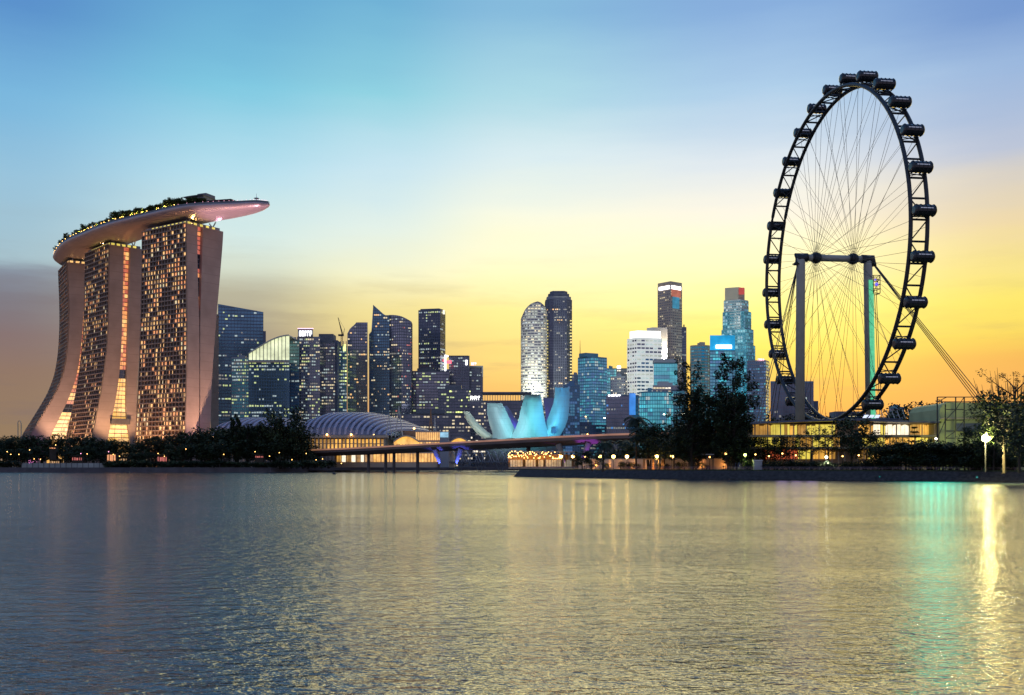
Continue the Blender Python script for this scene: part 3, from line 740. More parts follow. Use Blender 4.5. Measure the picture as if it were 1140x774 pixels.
# 2 curved roof building
D = 1230
cr_ = lambda x: (lambda px: ZY(397-22*math.sin(min(max((px-272)/52, 0), 1)*PI/2)**1.15, D))(570+F*x/D)
fp = front(277, 322, D, 40)
t2 = tower('blue glass office building under a rising white-lit arched glass roof', fp, ZY(402, D), [16, 3, 1, 3], 4, 'fr_blue', 'glass_blue', ('lit_green', 'lit_cool'), .12, .05, hm=.6, seed=13, band=(1, 2, 4, 7, 9, 11), roofbox=False)
r2 = t2['root']; b = MB(); gl = MB(); K = 14
for i in range(K):
    xa, xb = lerp(277, 322, i/K), lerp(277, 322, (i+1)/K); za, zb = [ZY(397-23*math.sin(min(max((q-272)/52, 0), 1)*PI/2)**1.15, D) for q in (xa, xb)]
    b.loft([[(GX(xa, D), D-3, za), (GX(xb, D), D-3, zb), (GX(xb, D), D+36, zb), (GX(xa, D), D+36, za)], [(GX(xa, D), D-3, za+1.3), (GX(xb, D), D-3, zb+1.3), (GX(xb, D), D+36, zb+1.3), (GX(xa, D), D+36, za+1.3)]])
    gl.quad((GX(xa, D), D+.5, ZY(402, D)+1.3), (GX(xb, D), D+.5, ZY(402, D)+1.3), (GX(xb, D), D+.5, zb), (GX(xa, D), D+.5, za))
b.build('arched_roof', M['fr_light'], r2); gl.build('roof_glazing', mat('lit_atrium', (.5, .5, .5), .5, em=(.9, .95, .55), es=.85, var=.35, scale=.08), r2)
b = MB()
for i in range(1, 11): q = lerp(277, 322, i/11); zq = ZY(397-23*math.sin(min(max((q-272)/52, 0), 1)*PI/2)**1.15, D); b.box(GX(q, D)-.3, GX(q, D)+.3, D-.4, D+.3, ZY(402, D), zq)
b.build('mullion', M['fr_dark'], r2)
b = MB(); b.box(GX(262, D), GX(322, D), D-2.4, D-.6, ZY(404, D), ZY(402.3, D)); b.build('eaves_band', M['fr_tan'], r2)
# 3 narrow pale-edged
tower('narrow blue-grey office tower wedged beside the arched glass roof', front(321.5, 333, 1260, 26), ZY(379, 1260), [5, 2, 1, 2], 4, 'fr_violet', 'glass_blue', ('lit_cool', 'lit_dim'), .05, .05, seed=14)
# 4 sign-topped tower
D = 1290
t = tower('patterned grey office tower crowned by a bright white and pink rooftop sign', front(331, 356, D, 32), ZY(376, D), [11, 3, 1, 3], 4, 'fr_grey', 'glass', ('lit_pale', 'lit_green', 'lit_cool', 'lit_dim'), .1, .2, hm=1.1, seed=15, band=(24, 34), roofbox=False)
signbox(t['root'], 332, 348.5, 366.5, 375, D-.5, 'fr_violet', 'sign_panel', 2); letters(t['root'], 333, 347.5, 368.5, 374.3, D-3, 'sign_white', 5, 3)
signbox(t['root'], 331.6, 349, 365.6, 366.3, D-.4, 'sign_pink', 'light_strip', 2.2)
t = tower('grey office tower with two flat rooftop plant blocks, right of the white rooftop sign', front(356, 373, 1310, 32), ZY(382, 1310), [8, 3, 1, 3], 4, 'fr_violet', 'glass', ('lit_pale', 'lit_cool', 'lit_dim'), .1, .16, hm=1.1, seed=16, band=(20, 30), roofbox=False)
b = MB(); b.box(GX(354.5, 1311), GX(370.5, 1311), 1313, 1335, ZY(383, 1310), ZY(371.5, 1310)); b.build('plant_block', M['fr_violet'], t['root'])
b = MB(); b.box(GX(371.2, 1311), GX(375.5, 1311), 1313, 1335, 3, ZY(378.5, 1310)); b.build('lift_block', M['fr_dark'], t['root'])
# 5 under construction
D = 1330
t = tower('unfinished tower with lime-green lit top floors and a crane above it', front(375, 386, D, 26), ZY(386, D), [5, 2, 1, 2], 4.2, 'fr_grey', 'glass_teal', ('lit_green', 'lit_cool', 'lit_lime'), .35, .3, seed=17, band=(32, 33, 34, 35), roofbox=False)
b = MB()
for q in (375.5, 379, 382.5, 385.5): b.box(GX(q, D)-.4, GX(q, D)+.4, D-.6, D+.2, ZY(386, D), ZY(380, D))
b.build('bare_column', M['fr_grey'], t['root'])
b = MB(); b.box(GX(382, D), GX(385, D), D-.5, D+1, ZY(391, D), ZY(383.5, D)); b.build('work_light', M['lit_lime'], t['root'])
cr0 = thing('tower_crane', 'luffing tower crane with its jib raised above the unfinished lime-lit tower', 'crane', (GX(380.5, D), D+8, ZY(386, D)))
b = MB(); x0, zb = GX(380.5, D+8), ZY(386.5, D+8)
for dx in (-.9, .9):
    for dy in (-.9, .9): b.tube((x0+dx, D+8+dy, zb), (x0+dx, D+8+dy, zb+15), .22, n=4)
for i in range(6): b.tube((x0-.9, D+7.1, zb+i*2.5), (x0+.9, D+7.1, zb+i*2.5+2.5), .15, n=4)
b.build('mast', M['steel'], cr0)
b = MB(); b.box(x0-4.5, x0+2.5, D+6.5, D+9.5, zb+14.4, zb+16.6); b.build('machinery_deck', M['steel'], cr0)
b = MB(); jt = P(376.3, 353.5, D+8); b.tube((x0+.5, D+7.4, zb+16), jt, .5, .3, 4); b.tube((x0+1.6, D+8.6, zb+16), jt, .5, .3, 4); b.build('jib', M['steel'], cr0)
b = MB(); b.tube((x0+2, D+8, zb+16), (x0+3.6, D+8, zb+24), .3, n=4); b.tube((x0+3.6, D+8, zb+24), jt, .12, n=4); b.build('stay', M['steel'], cr0)
# 6 slanted dark tower
D = 1370; xa, xb = GX(387, D), GX(409, D)
tower('dark glass tower with a shoulder sloping down to its left, left of the pointed tower', front(387, 409, D, 36), ZY(358.5, D), [9, 3, 1, 3], 4.1, 'fr_violet', 'glass', ('lit_dim', 'lit_pale', 'lit_warm'), .05, .09, seed=18, vm=.5,
   ztops=lambda x, y: ZY(359, D) if x > lerp(xa, xb, .42) else lerp(ZY(371, D), ZY(360.5, D), ((x-xa)/(xb-xa)/.42)**.6 if x > xa else 0), band=(9, 14))
# 7 the pointed pair
D = 1400; xa, xb = GX(410, D), GX(433.5, D)
tower('dark tower with a sharp sail-like peak, taller one of the joined pair', [(GX(411, D), D), (GX(433.5, D), D), (GX(434, D+34), D+34), (GX(414, D+34), D+34)], ZY(339.5, D), [10, 3, 1, 3], 3.9, 'fr_violet', 'glass_blue', ('lit_dim', 'lit_pale', 'lit_warm', 'lit_cool'), .04, .09, seed=19, vm=.4, name='residential_tower',
   ztops=lambda x, y: max(ZY(351, D), ZY(339.5, D)-abs(x-GX(415.5, D))*(.9 if x > GX(415.5, D) else 6)) if x > GX(413.4, D) else ZY(372, D))
xa2, xb2 = GX(432.5, D), GX(458.5, D)
tower('dark residential tower with a curved falling roofline joined to the pointed tower', [(GX(433.2, D+2), D+2), (GX(447, D-4), D-4), (GX(458, D+4), D+4), (GX(459, D+34), D+34), (GX(434, D+36), D+36)], ZY(350.5, D), [6, 6, 3, 1, 1], 3.9, 'fr_violet', 'glass', ('lit_dim', 'lit_pale', 'lit_red', 'lit_cool'), .05, .12, seed=20, vm=.4, name='residential_tower',
   ztops=lambda x, y: ZY(350.5, D)-9.5*min(max((x-xa2)/(xb2-xa2), 0), 1)**2.2)
# 9 lower block with lit rows + 8 dark tower
tower('low green-lit office block between the curved residential tower and the square dark tower', front(453, 500, 1440, 30), ZY(414, 1440), [14, 2, 1, 2], 4, 'fr_violet', 'glass', ('lit_green', 'lit_dim', 'lit_cool'), .12, .14, seed=21, band=(13, 17, 20))
D = 1480
t = tower('square dark tower with chamfered top corners and rows of pale lit windows', corner(466, 490, 495.5, D, 8, 16), ZY(345.5, D), [12, 4, 1, 1], 4.1, 'fr_dark', 'glass_black', ('lit_green', 'lit_cool', 'lit_dim'), .06, .07, seed=22, hm=1.2, vm=.8, band=(41, 43, 36, 38, 34, 20, 16, 14), roofbox=False)
b = MB(); b.prism(corner(468, 489, 493.5, D+2, 6, 12), ZY(345.4, D), ZY(343.2, D)); b.build('crown', M['fr_dark'], t['root'])
signbox(t['root'], 493, 495.3, 345.5, 350, D+6, 'lit_white', 'crown_light')
# 10 neon-pole tower and neighbours
D = 1520
t = tower('dark tower with a white sign at its top corner, right of the red neon', front(500, 522.5, D, 34), ZY(397, D), [9, 2, 1, 2], 4.1, 'fr_violet', 'glass_black', ('lit_dim', 'lit_cool'), .03, .05, seed=23, roofbox=False)
letters(t['root'], 518, 520.6, 401, 406.5, D-1, 'sign_white', 1)
b = MB(); b.box(GX(499, D), GX(521, D), D-.9, D+20, ZY(397.4, D), ZY(396, D)); b.build('roof_edge', M['fr_dark'], t['root'])
t = tower('dark framed office tower with a pink sign on its roof, above the long low building', front(522.8, 537.5, D+20, 34), ZY(410, D+20), [6, 2, 1, 2], 4.1, 'fr_violet', 'glass_black', ('lit_dim', 'lit_cool'), .05, .08, seed=24, roofbox=False)
b = MB(); d2 = D+19; b.box(GX(522.8, d2), GX(537.8, d2), d2-1.5, d2, ZY(409.2, d2), ZY(407.4, d2)); b.box(GX(536.4, d2), GX(537.8, d2), d2-1.5, d2, ZY(420, d2), ZY(409.2, d2)); b.build('roof_frame', M['fr_grey'], t['root'])
letters(t['root'], 524.5, 530.5, 403.6, 406.8, D+21, 'sign_pink', 4, 2)
D = 1490
t = tower('slim dark block carrying the tall red and white vertical neon sign', front(494, 501, D, 26), ZY(412, D), [3, 2, 1, 2], 4.1, 'fr_dark', 'glass_black', ('lit_dim',), .02, .05, seed=25, roofbox=False)
b = MB(); b.box(GX(494.9, D), GX(496.6, D), D-2, D-.3, ZY(417, D), ZY(395.5, D)); b.box(GX(496.6, D), GX(499, D), D-1.9, D-.4, ZY(397.5, D), ZY(395.8, D)); b.build('neon_upright', M['sign_white'], t['root'])
b = MB(); b.box(GX(496.6, D), GX(502.5, D), D-1.8, D-.4, ZY(405, D), ZY(401.5, D)); b.box(GX(491.5, D), GX(494.9, D), D-1.8, D-.4, ZY(402.5, D), ZY(400.5, D)); b.build('neon_bar', M['sign_red'], t['root'])
tower('low dark office block with yellow-green lit floors at the foot of the red neon', front(488, 524, 1380, 26), ZY(434, 1380), [12, 2, 1, 2], 4, 'fr_violet', 'glass_black', ('lit_green', 'lit_lime', 'lit_dim'), .1, .12, seed=26, band=(8, 11))
# 11 long low block with posts along its roof
D = 1340
t = tower('long low dark building with posts along its roof, behind the lotus-shaped museum', front(523, 592, D, 40), ZY(447, D), [22, 2, 1, 2], 4.4, 'fr_violet', 'glass_black', ('lit_dim', 'lit_white', 'lit_pale'), .08, .1, seed=27, band=(4,), roofbox=False)
b = MB()
for i in range(20): q = lerp(537, 591, i/19); b.box(GX(q, D)-.35, GX(q, D)+.35, D+.5, D+1.3, ZY(447, D), ZY(438.5, D))
b.build('roof_posts', M['fr_grey'], t['root'])
b = MB(); b.box(GX(536, D), GX(592, D), D-2, D+30, ZY(438.4, D), ZY(436.6, D)); b.build('canopy', M['fr_dark'], t['root'])
letters(t['root'], 523.5, 534.5, 441, 445.5, D-1.5, 'sign_white', 5, 9)
# 12 pale rounded tower
D = 1560
def dome(u, p): return ((1 if u < .80 else max(.05, math.sqrt(max(0, 1-((u-.80)/.212)**2.2)))), )
t = tower('pale rounded glass tower with a domed lit top, left of the taller dark tower', ellipse(580, 609, D, .9, 24), ZY(337.5, D), None, 4.2, 'fr_light', 'glass', ('pale_b', 'lit_pale', 'pale_a', 'pale_b'), .5, .45, seed=28, hm=1.5, vm=.3, dv=.2, ztops=lambda x, y: (lambda px: ZY(interp([(611, 352), (607, 343), (603, 339), (598, 337.5), (591, 340), (585, 345), (580, 355)], px), D))(570+F*x/D), roofbox=False, band=(2, 3, 4, 12, 13, 44, 45, 46, 36, 37))
# 13 dark tall tower with a stepped crown
D = 1600
oct_ = lambda xl, xr, D, dp: [(GX(xl+(xr-xl)*.16, D), D), (GX(xr-(xr-xl)*.2, D), D), (GX(xr, D), D+8), (GX(xr, D), D+dp-8), (GX(xr-(xr-xl)*.2, D), D+dp), (GX(xl+(xr-xl)*.16, D), D+dp), (GX(xl, D), D+dp-8), (GX(xl, D), D+8)]
t = tower('tallest dark tower of the central pair, with stepped crown and bright band halfway', oct_(607.5, 637, D, 42), ZY(334, D), [8, 3, 2, 1, 1, 1, 2, 3], 4.1, 'fr_dark', 'glass_black', ('lit_dim', 'lit_warm', 'lit_dim'), .03, .07, seed=29, vm=.8, hm=.7, roofbox=False, band=(22, 23, 59))
b = MB(); b.prism(oct_(608.8, 636, D+2, 36), ZY(334, D)+1.3, ZY(329.5, D)); b.build('crown', M['fr_grey'], t['root'])
b = MB(); b.prism(oct_(610.5, 634, D+4, 32), ZY(329.5, D), ZY(326, D)); b.prism(oct_(612.5, 632, D+6, 26), ZY(326, D), ZY(323.2, D)); b.build('crown_step', M['fr_dark'], t['root'])
for sx0, sx1 in ((607.6, 611.5), (634.2, 637)):
    b = MB()
    for k in range(46):
        z = 10+k*4.9
        if z < ZY(336, D): b.box(GX(sx0+.6, D), GX(sx1-.4, D), D+3.0, D+4.2, z, z+1.6)
    b.build('corner_lights', M['lit_yellow'], t['root'])
# 14 striped blue tower, mast
D = 1250
t = tower('blue-lit striped office tower with a mast on its roof, right of the lotus-shaped museum', corner(643.5, 660, 675.5, D, 14, 14), ZY(398, D), [8, 8, 1, 1], 3.6, 'fr_teal', 'teal_c', ('teal_a', 'blue_a', 'teal_a', 'lit_cool', 'blue_a'), .2, .3, seed=30, hm=1.1, lit_band=None, roofbox=False)
b = MB(); b.prism(corner(644.5, 652, 666, D+3, 10, 10), ZY(398, D)+1.3, ZY(392.5, D)); b.build('plant_storey', M['fr_teal'], t['root'])
b = MB(); b.tube(P(645.8, 394, D+12), P(645.8, 379, D+12), .5, .15, 6); b.build('mast', M['steel'], t['root'])
tower('narrow grey tower squeezed between the dark tall tower and the striped blue one', front(637, 645, 1300, 22), ZY(418, 1300), [4, 2, 1, 2], 3.8, 'fr_grey', 'glass', ('lit_dim', 'lit_cool'), .1, .1, seed=31)
tower('low blue-lit striped block directly right of the museum petals', front(627, 645, 1180, 24), ZY(430, 1180), [7, 2, 1, 2], 3.4, 'fr_blue', 'glass_blue', ('teal_c', 'blue_a', 'blue_a'), .3, .35, seed=32, hm=.9, lit_band=None)
# 15 white and teal small ones
tower('teal glass block peeking out just right of the striped blue tower', front(675, 686, 1480, 22), ZY(411, 1480), [5, 2, 1, 2], 4, 'fr_teal', 'teal_c', ('teal_a', 'teal_b'), .3, .3, seed=33, lit_band=None)
tower('white gridded mid-rise building left of the bright white tower', front(680, 696, 1400, 22), ZY(420, 1400), [7, 2, 1, 2], 4, 'fr_light', 'glass', ('lit_white', 'lit_pale', 'lit_dim'), .12, .25, seed=34, hm=1.6, vm=1.2, dh=.4)
t = tower('grey tower topped by a bright lamp, behind the white gridded mid-rise', front(686, 699, 1520, 22), ZY(411, 1520), [5, 2, 1, 2], 4, 'fr_violet', 'glass', ('lit_white', 'lit_dim'), .1, .2, seed=35, roofbox=False)
signbox(t['root'], 687, 691, 407.5, 410.5, 1520, 'sign_white', 'crown_light')
# 16 low dark block
t = tower('wide low dark glass block with a blue-lit corner, below the white towers', front(675, 711, 1120, 36), ZY(441, 1120), [14, 2, 1, 2], 4, 'fr_dark', 'glass', ('lit_dim', 'lit_blue'), .04, .05, hm=.4, vm=.2, seed=36, roofbox=False)
signbox(t['root'], 700.5, 707.5, 438, 462, 1119.4, mat('lit_corner', (.4, .4, .4), .4, em=(.01, .2, .75), es=.75, var=.4, scale=.07), 'lit_corner', .9)
letters(t['root'], 677, 691, 439.6, 441.3, 1119, 'sign_white', 8, 4)
# 17 white grid tower with bright crown
M['glow_stone'] = mat('self_lit_stone', (.7, .7, .66), .6, 0, .1, .05, em=(.8, .82, .74), es=.55)  # floodlit brightness put into the stone as its own glow
D = 1420
t = tower('bright white gridded tower with a glaring white crown', corner(698.5, 709, 736.5, D, 16, 8), ZY(377, D), [4, 6, 1, 1], 5.2, 'glow_stone', 'glass', ('lit_cool', 'pale_b'), .05, .2, seed=37, hm=2.7, vm=.9, dh=.5, dv=.4, vstep=1, lit_band=None, roofbox=False)
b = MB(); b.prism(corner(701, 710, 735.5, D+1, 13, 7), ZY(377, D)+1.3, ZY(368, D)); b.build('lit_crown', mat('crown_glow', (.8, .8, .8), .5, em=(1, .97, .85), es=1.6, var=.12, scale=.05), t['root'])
b = MB(); b.prism(corner(720, 727, 743, D+30, 9, 6), GROUND, ZY(364.5, D+30)); b.build('rear_wing', M['fr_light'], t['root'])
# 18 tan tall tower
D = 1560
t = tower('tall tan slab tower seen on its corner, white-lit parapet and a red and blue banner', corner(732.5, 746.5, 759, D, 20, 16), ZY(317, D), [7, 6, 1, 1], 4.0, 'fr_tan', 'glass', ('lit_pale', 'lit_dim'), .05, .1, seed=38, hm=2.4, vm=1.0, dh=.3, roofbox=False)
b = MB(); b.prism(corner(732.3, 746.5, 759.2, D-.5, 20, 16), ZY(317, D)+1.25, ZY(313.2, D)); b.build('parapet', M['fr_tan'], t['root'])
fpA = corner(732.5, 746.5, 759, D, 20, 16)
def on_face(fp_, i, u0, u1, py0, py1, D_, key, name, root, out_=.8):
    a, b__ = fp_[i], fp_[i+1]; n_ = normals([a, b__], False, 1)[0]; c_ = (sum(p[0] for p in fp_)/4, sum(p[1] for p in fp_)/4)
    if (n_[0]*(a[0]-c_[0])+n_[1]*(a[1]-c_[1])) < 0: n_ = (-n_[0], -n_[1])
    q = lambda u, o_: (lerp(a[0], b__[0], u)+n_[0]*o_, lerp(a[1], b__[1], u)+n_[1]*o_)
    bb = MB(); bb.prism([q(u0, .45), q(u1, .45), q(u1, out_), q(u0, out_)], ZY(py1, D_), ZY(py0, D_)); return bb.build(name, M[key] if isinstance(key, str) else key, root)
on_face(fpA, 0, .1, .95, 317.8, 321.5, D, 'sign_white', 'parapet_light', t['root']); on_face(fpA, 1, .08, .9, 317.8, 321.5, D, 'sign_white', 'parapet_light', t['root'])
on_face(fpA, 1, .05, .9, 322, 330, D, mat('banner_red', (.4, .2, .15), .6, em=(.75, .2, .1), es=.5, var=.3, scale=.15), 'banner', t['root'])
on_face(fpA, 1, .15, .75, 330, 343, D, mat('banner_blue', (.1, .3, .4), .6, em=(.06, .35, .5), es=.45, var=.3, scale=.15), 'banner', t['root'])
t = tower('narrow dark tower hugging the right side of the tall tan one', front(759, 764, 1590, 20), ZY(365, 1590), [2, 2, 1, 2], 4, 'fr_dark', 'glass_black', ('lit_dim',), .02, .05, seed=39)
# 19 teal box with white top
t = tower('teal-lit box building with a pale top storey, below the tall tan tower', front(728, 754, 1330, 26), ZY(405, 1330), [9, 2, 1, 2], 5, 'fr_teal', 'teal_a', ('teal_b', 'teal_a', 'teal_c'), .1, .3, seed=40, hm=.4, vm=.15, lit_band=None, roofbox=False)
b = MB(); b.box(GX(729, 1330), GX(753, 1330), 1329, 1350, ZY(405, 1330)+1.3, ZY(400, 1330)); b.build('top_storey', M['fr_light'], t['root'])
t = tower('pale low-rise block between the teal box and the curved teal building', front(727, 757, 1240, 24), ZY(430, 1240), [9, 2, 1, 2], 4, 'fr_light', 'glass', ('lit_white', 'lit_pale'), .2, .3, seed=41)
# 20 curved cyan building
D = 1080
arc = [(GX(712, D+6), D+6), (GX(721, D), D), (GX(732, D-2), D-2), (GX(742, D), D), (GX(749.5, D+6), D+6), (GX(749.5, D+34), D+34), (GX(712, D+34), D+34)]
tower('curved-front building glowing cyan in broad lit floors, beside the palm', arc, ZY(437, D), [4, 4, 4, 3, 2, 1, 2], 4.2, 'fr_teal', 'teal_a', ('teal_b', 'lit_cyan', 'teal_c', 'teal_b', 'lit_cool'), .3, .4, seed=42, hm=.8, lit_band=None)
tower('dull teal block behind the palm at the right end of the curved cyan building', front(748, 765, 1120, 26), ZY(435, 1120), [6, 2, 1, 2], 4, 'fr_dark', 'glass_teal', ('teal_glow_dim', 'lit_dim'), .12, .15, seed=43)
# 21 stepped tower
D = 1580
t = tower('tall stepped pale teal tower with a red sign on its upper corner', corner(806, 824, 833, D, 12, 14), ZY(334, D), [8, 5, 1, 1], 4.1, 'fr_light', 'glass_teal', ('lit_cool', 'teal_c', 'teal_a', 'pale_a'), .1, .3, seed=44, hm=1.9, vm=1.1, dh=.35, lit_band=None, roofbox=False)
b = MB(); b.prism(corner(807, 822, 829, D+2, 8, 10), ZY(334, D)+1.3, ZY(319.5, D)); b.build('crown', M['fr_tan'], t['root'])
signbox(t['root'], 822.5, 828.5, 320.5, 328, D+2, mat('sign_dull_red', (.5, .1, .08), .5, em=(.9, .08, .05), es=.35, var=.1), 'sign')
G_ = MB(); F_ = MB()
for (l_, c_, r_, y_) in ((804.8, 828, 836, 347), (803.5, 830, 838.5, 367), (802.5, 831, 840.5, 385)):
    fp_ = corner(l_, c_, r_, D-2-(y_-347)*.1, 14, 12); F_.prism([(p[0], p[1]) for p in fp_], GROUND, ZY(y_, D)) if False else None
    zs_ = [lerp(ZY(y_+22, D), ZY(y_, D), k/6) for k in range(7)]; r_s = random.Random(int(y_)); pts_ = seg_pts(fp_, [9, 5, 1, 1])
    if y_ == 385: zs_ = [lerp(GROUND, ZY(y_, D), k/36) for k in range(37)]
    skin(G_, F_, lambda z: pts_, zs_, lambda e, k: r_s.choice([0, 0, 0, 0, 1, 2, 2]), True, 1.5, .35, 1.0, .3, 1)
    F_.poly([(*p, ZY(y_, D)) for p in fp_])
G_.build('setback_glazing', [M['glass_teal'], M['teal_c'], M['teal_a']], t['root']); F_.build('setback_frame', M['fr_teal'], t['root'])
# 22 blue box with white sign
D = 1300
t = tower('blue glass block with a glowing blue head and a long white sign', front(790.5, 818, D, 26), ZY(391, D), [9, 2, 1, 2], 4, 'fr_teal', 'teal_c', ('teal_a', 'blue_a', 'lit_cyan', 'teal_a'), .25, .3, seed=45, hm=1.1, lit_band=None, roofbox=False)
b = MB(); b.prism(front(790.3, 818.2, D-.6, 26), ZY(391, D)+1.25, ZY(373.5, D)); b.build('lit_head', mat('lit_head', (.05, .3, .5), .4, em=(.0, .32, .62), es=.8, var=.45, scale=.04), t['root'])
signbox(t['root'], 797, 814.5, 384.2, 388, D-1.2, 'sign_white', 'sign', 1)
# 23 round brown-teal one
tower('short round-cornered teal and brown tower behind the big shoreline tree', ellipse(768.5, 790, 1380, .7, 16), ZY(386, 1380), None, 4.2, 'fr_tan', 'glass_teal', ('lit_dim', 'teal_glow_dim'), .1, .12, seed=46, hm=1.4)
# 24 pinkish slab
t = tower('pinkish-grey slab tower with a bright roof sign, right of the dark shoreline trees', corner(832, 852.5, 856.5, 1240, 6, 18), ZY(402, 1240), [9, 3, 1, 1], 3.7, 'fr_grey', 'glass_blue', ('teal_c', 'teal_a', 'blue_a'), .2, .25, seed=47, hm=1.2, roofbox=False)
letters(t['root'], 843.5, 851, 399.3, 401.6, 1239, 'sign_pink', 5, 6)
# 25 dark blue block behind the wheel
D = 900
t = tower('plain dark navy block behind the left leg of the big wheel', front(858, 905.5, D, 34), ZY(426, D), [16, 2, 1, 2], 4, 'glass_blue', 'glass_black', ('lit_dim', 'lit_cool'), .03, .04, seed=48, hm=.25, vm=.15)
b = MB(); b.prism(front(905.5, 911, D+6, 26), 3, ZY(446, D)); b.build('side_wing', M['fr_dark'], t['root'])
t = tower('small grey-green stepped building low on the skyline right of the wheel foot', front(990, 1006.5, 1100, 26), ZY(454.5, 1100), [6, 2, 1, 2], 3.6, 'fr_teal', 'glass', ('teal_glow_dim', 'lit_dim'), .1, .1, seed=49)
b = MB(); b.box(GX(997, 1100), GX(1003.5, 1100), 1104, 1120, ZY(455, 1100), ZY(451, 1100)); b.build('roof_room', M['fr_teal'], t['root'])
# low skyline filler the photo shows as a continuous base
tower('low grey podium block under the waterfront towers, right of the arched hall roof', front(440, 524, 1200, 26), ZY(462, 1200), [24, 2, 1, 2], 4, 'fr_violet', 'glass_black', ('lit_dim', 'lit_pale'), .08, .12, seed=50, name='podium_block', cat='building')
tower('low dark podium block seen through the gap right of the museum', front(600, 680, 1240, 26), ZY(474, 1240), [24, 2, 1, 2], 4, 'fr_dark', 'glass_blue', ('teal_glow_dim', 'lit_dim'), .1, .15, seed=51, name='podium_block', cat='building')
tower('low dark podium block behind the shoreline trees under the pinkish slab tower', front(760, 860, 1000, 26), ZY(478, 1000), [26, 2, 1, 2], 4, 'fr_dark', 'glass_black', ('lit_dim', 'lit_pale'), .1, .12, seed=52, name='podium_block', cat='building')
tower('low block beyond the terminal to the right of the wheel', front(905, 990, 950, 26), ZY(466, 950), [22, 2, 1, 2], 4, 'fr_dark', 'glass_black', ('lit_dim',), .04, .06, seed=53, name='podium_block', cat='building')
# floodlights added on lower roofs to brighten the pale towers
for px, y, D_, tx, ty, tD, e_, c_, lbl in ((594, 452, 1470, 594, 395, 1545, 800000, (1, 1, .8), 'pale floodlight added to brighten the rounded pale tower'), (716, 445, 1350, 717, 405, 1420, 25000, (1, .98, .85), 'white floodlight added to brighten the bright white tower'),
     (741, 400, 1440, 745, 345, 1550, 200000, (1, .8, .55), 'warm floodlight added to brighten the tall tan tower'), (822, 378, 1500, 822, 345, 1570, 110000, (.7, 1, 1), 'cool floodlight added to brighten the upper stepped tower'), (820, 440, 1480, 822, 395, 1570, 150000, (.1, .8, 1), 'cyan floodlight added to brighten the lower stepped tower')):
    floodlight(P(px, y, D_), P(tx, ty, tD), e_, c_, lbl, 100, 'lit_white', 1.5)
# far gantry frame on the left horizon
g = thing('gantry_frame', 'faint tall twin-legged gantry with a round top, far off beyond the left shore', 'gantry', (GX(21, 1500), 1500, 3))
b = MB(); b.box(GX(19.4, 1500), GX(20.2, 1500), 1500, 1502, 3, ZY(471, 1500)); b.build('leg', M['fr_tan'], g)
b = MB(); b.box(GX(23, 1500), GX(23.8, 1500), 1500, 1502, 3, ZY(471, 1500)); b.build('leg', M['fr_tan'], g)
b = MB(); b.path([(GX(21.6+1.8*math.cos(a*PI/6), 1501), 1501, ZY(471-2.4*math.sin(a*PI/6), 1501)) for a in range(7)], .6, 6); b.build('arch', M['fr_tan'], g)

# ------------------------------------------------------------------ lotus-shaped museum
D = 850
mu = thing('lotus_museum', 'white lotus-shaped museum with four upcurved petals lit cyan', 'museum', (GX(580, D), D, 3))
M['petal_skin'] = mat('petal_skin', (.42, .44, .45), .45, 0, .1, .05, grid=5)
def petal(rows, lean, bulge, thick, name, mt='petal_skin', nv=10, D0=D, skew=0):
    """rows: (y, x_left, x_right) from foot to rim; the shell leans outward and is curved across"""
    rr = []
    K = 14
    def at(u):
        f = u*(len(rows)-1); i = min(int(f), len(rows)-2); t_ = f-i
        a, b_, c, d_ = rows[max(i-1, 0)], rows[i], rows[i+1], rows[min(i+2, len(rows)-1)]
        return cr(a, b_, c, d_, t_)
    outer = []; inner = []
    for k in range(K+1):
        u = k/K; y, xl, xr = at(u); Yc = D0-lean*(u**1.4)
        o_ = []; n_ = []
        for j in range(nv+1):
            v = -1+2*j/nv; Yv = Yc-bulge*(1-v*v)*(.4+.6*math.sin(PI*min(u+.15, 1)))+skew*v
            px = lerp(xl, xr, j/nv); o_.append(P(px, y, Yv)); pn = lerp(xl+.6, xr-.6, j/nv)
            q = P(pn, y, Yv+thick); n_.append((q[0], q[1], o_[-1][2]))
        outer.append(o_); inner.append(n_)
    b = MB(); ring = [o_+n_[::-1] for o_, n_ in zip(outer, inner)]
    b.loft(ring, 0, True, True)
    return b.build(name, M[mt], mu, smooth=False)
M['petal_pale'] = mat('petal_pale', (.42, .41, .35), .6, 0, .12, .1)
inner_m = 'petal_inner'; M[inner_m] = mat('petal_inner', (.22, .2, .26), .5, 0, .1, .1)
petal([(492, 548, 584), (482, 548, 575.5), (470, 544.3, 569.5), (458, 542.3, 563.5), (449, 542.4, 559)], 16, 7, 9, 'petal')
petal([(492, 566, 618), (482, 571.5, 611), (470, 576.5, 607), (455, 580, 604.5), (439.5, 584.5, 601.8)], 20, 8, 9, 'petal', D0=D-4)
petal([(490, 596, 619), (482, 600, 625.5), (472, 606.5, 630.5), (460, 612, 633.3), (446, 616.6, 634), (431.5, 618.2, 634.2)], 10, 7, 10, 'petal', D0=D-1)
petal([(491, 545, 566), (486, 535, 552), (480, 528.5, 542), (470, 520.5, 531.5), (463, 517.3, 526), (458, 515.8, 522.5)], 2, 2.5, 7, 'slender_petal', 'petal_pale', D0=D+8)
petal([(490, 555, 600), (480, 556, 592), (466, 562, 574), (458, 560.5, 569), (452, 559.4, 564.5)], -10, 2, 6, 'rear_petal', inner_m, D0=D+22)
petal([(490, 588, 625), (476, 603, 622), (464, 607.5, 619), (452, 606, 620), (443, 604.5, 620.5)], -12, 2, 6, 'rear_petal', inner_m, D0=D+24)
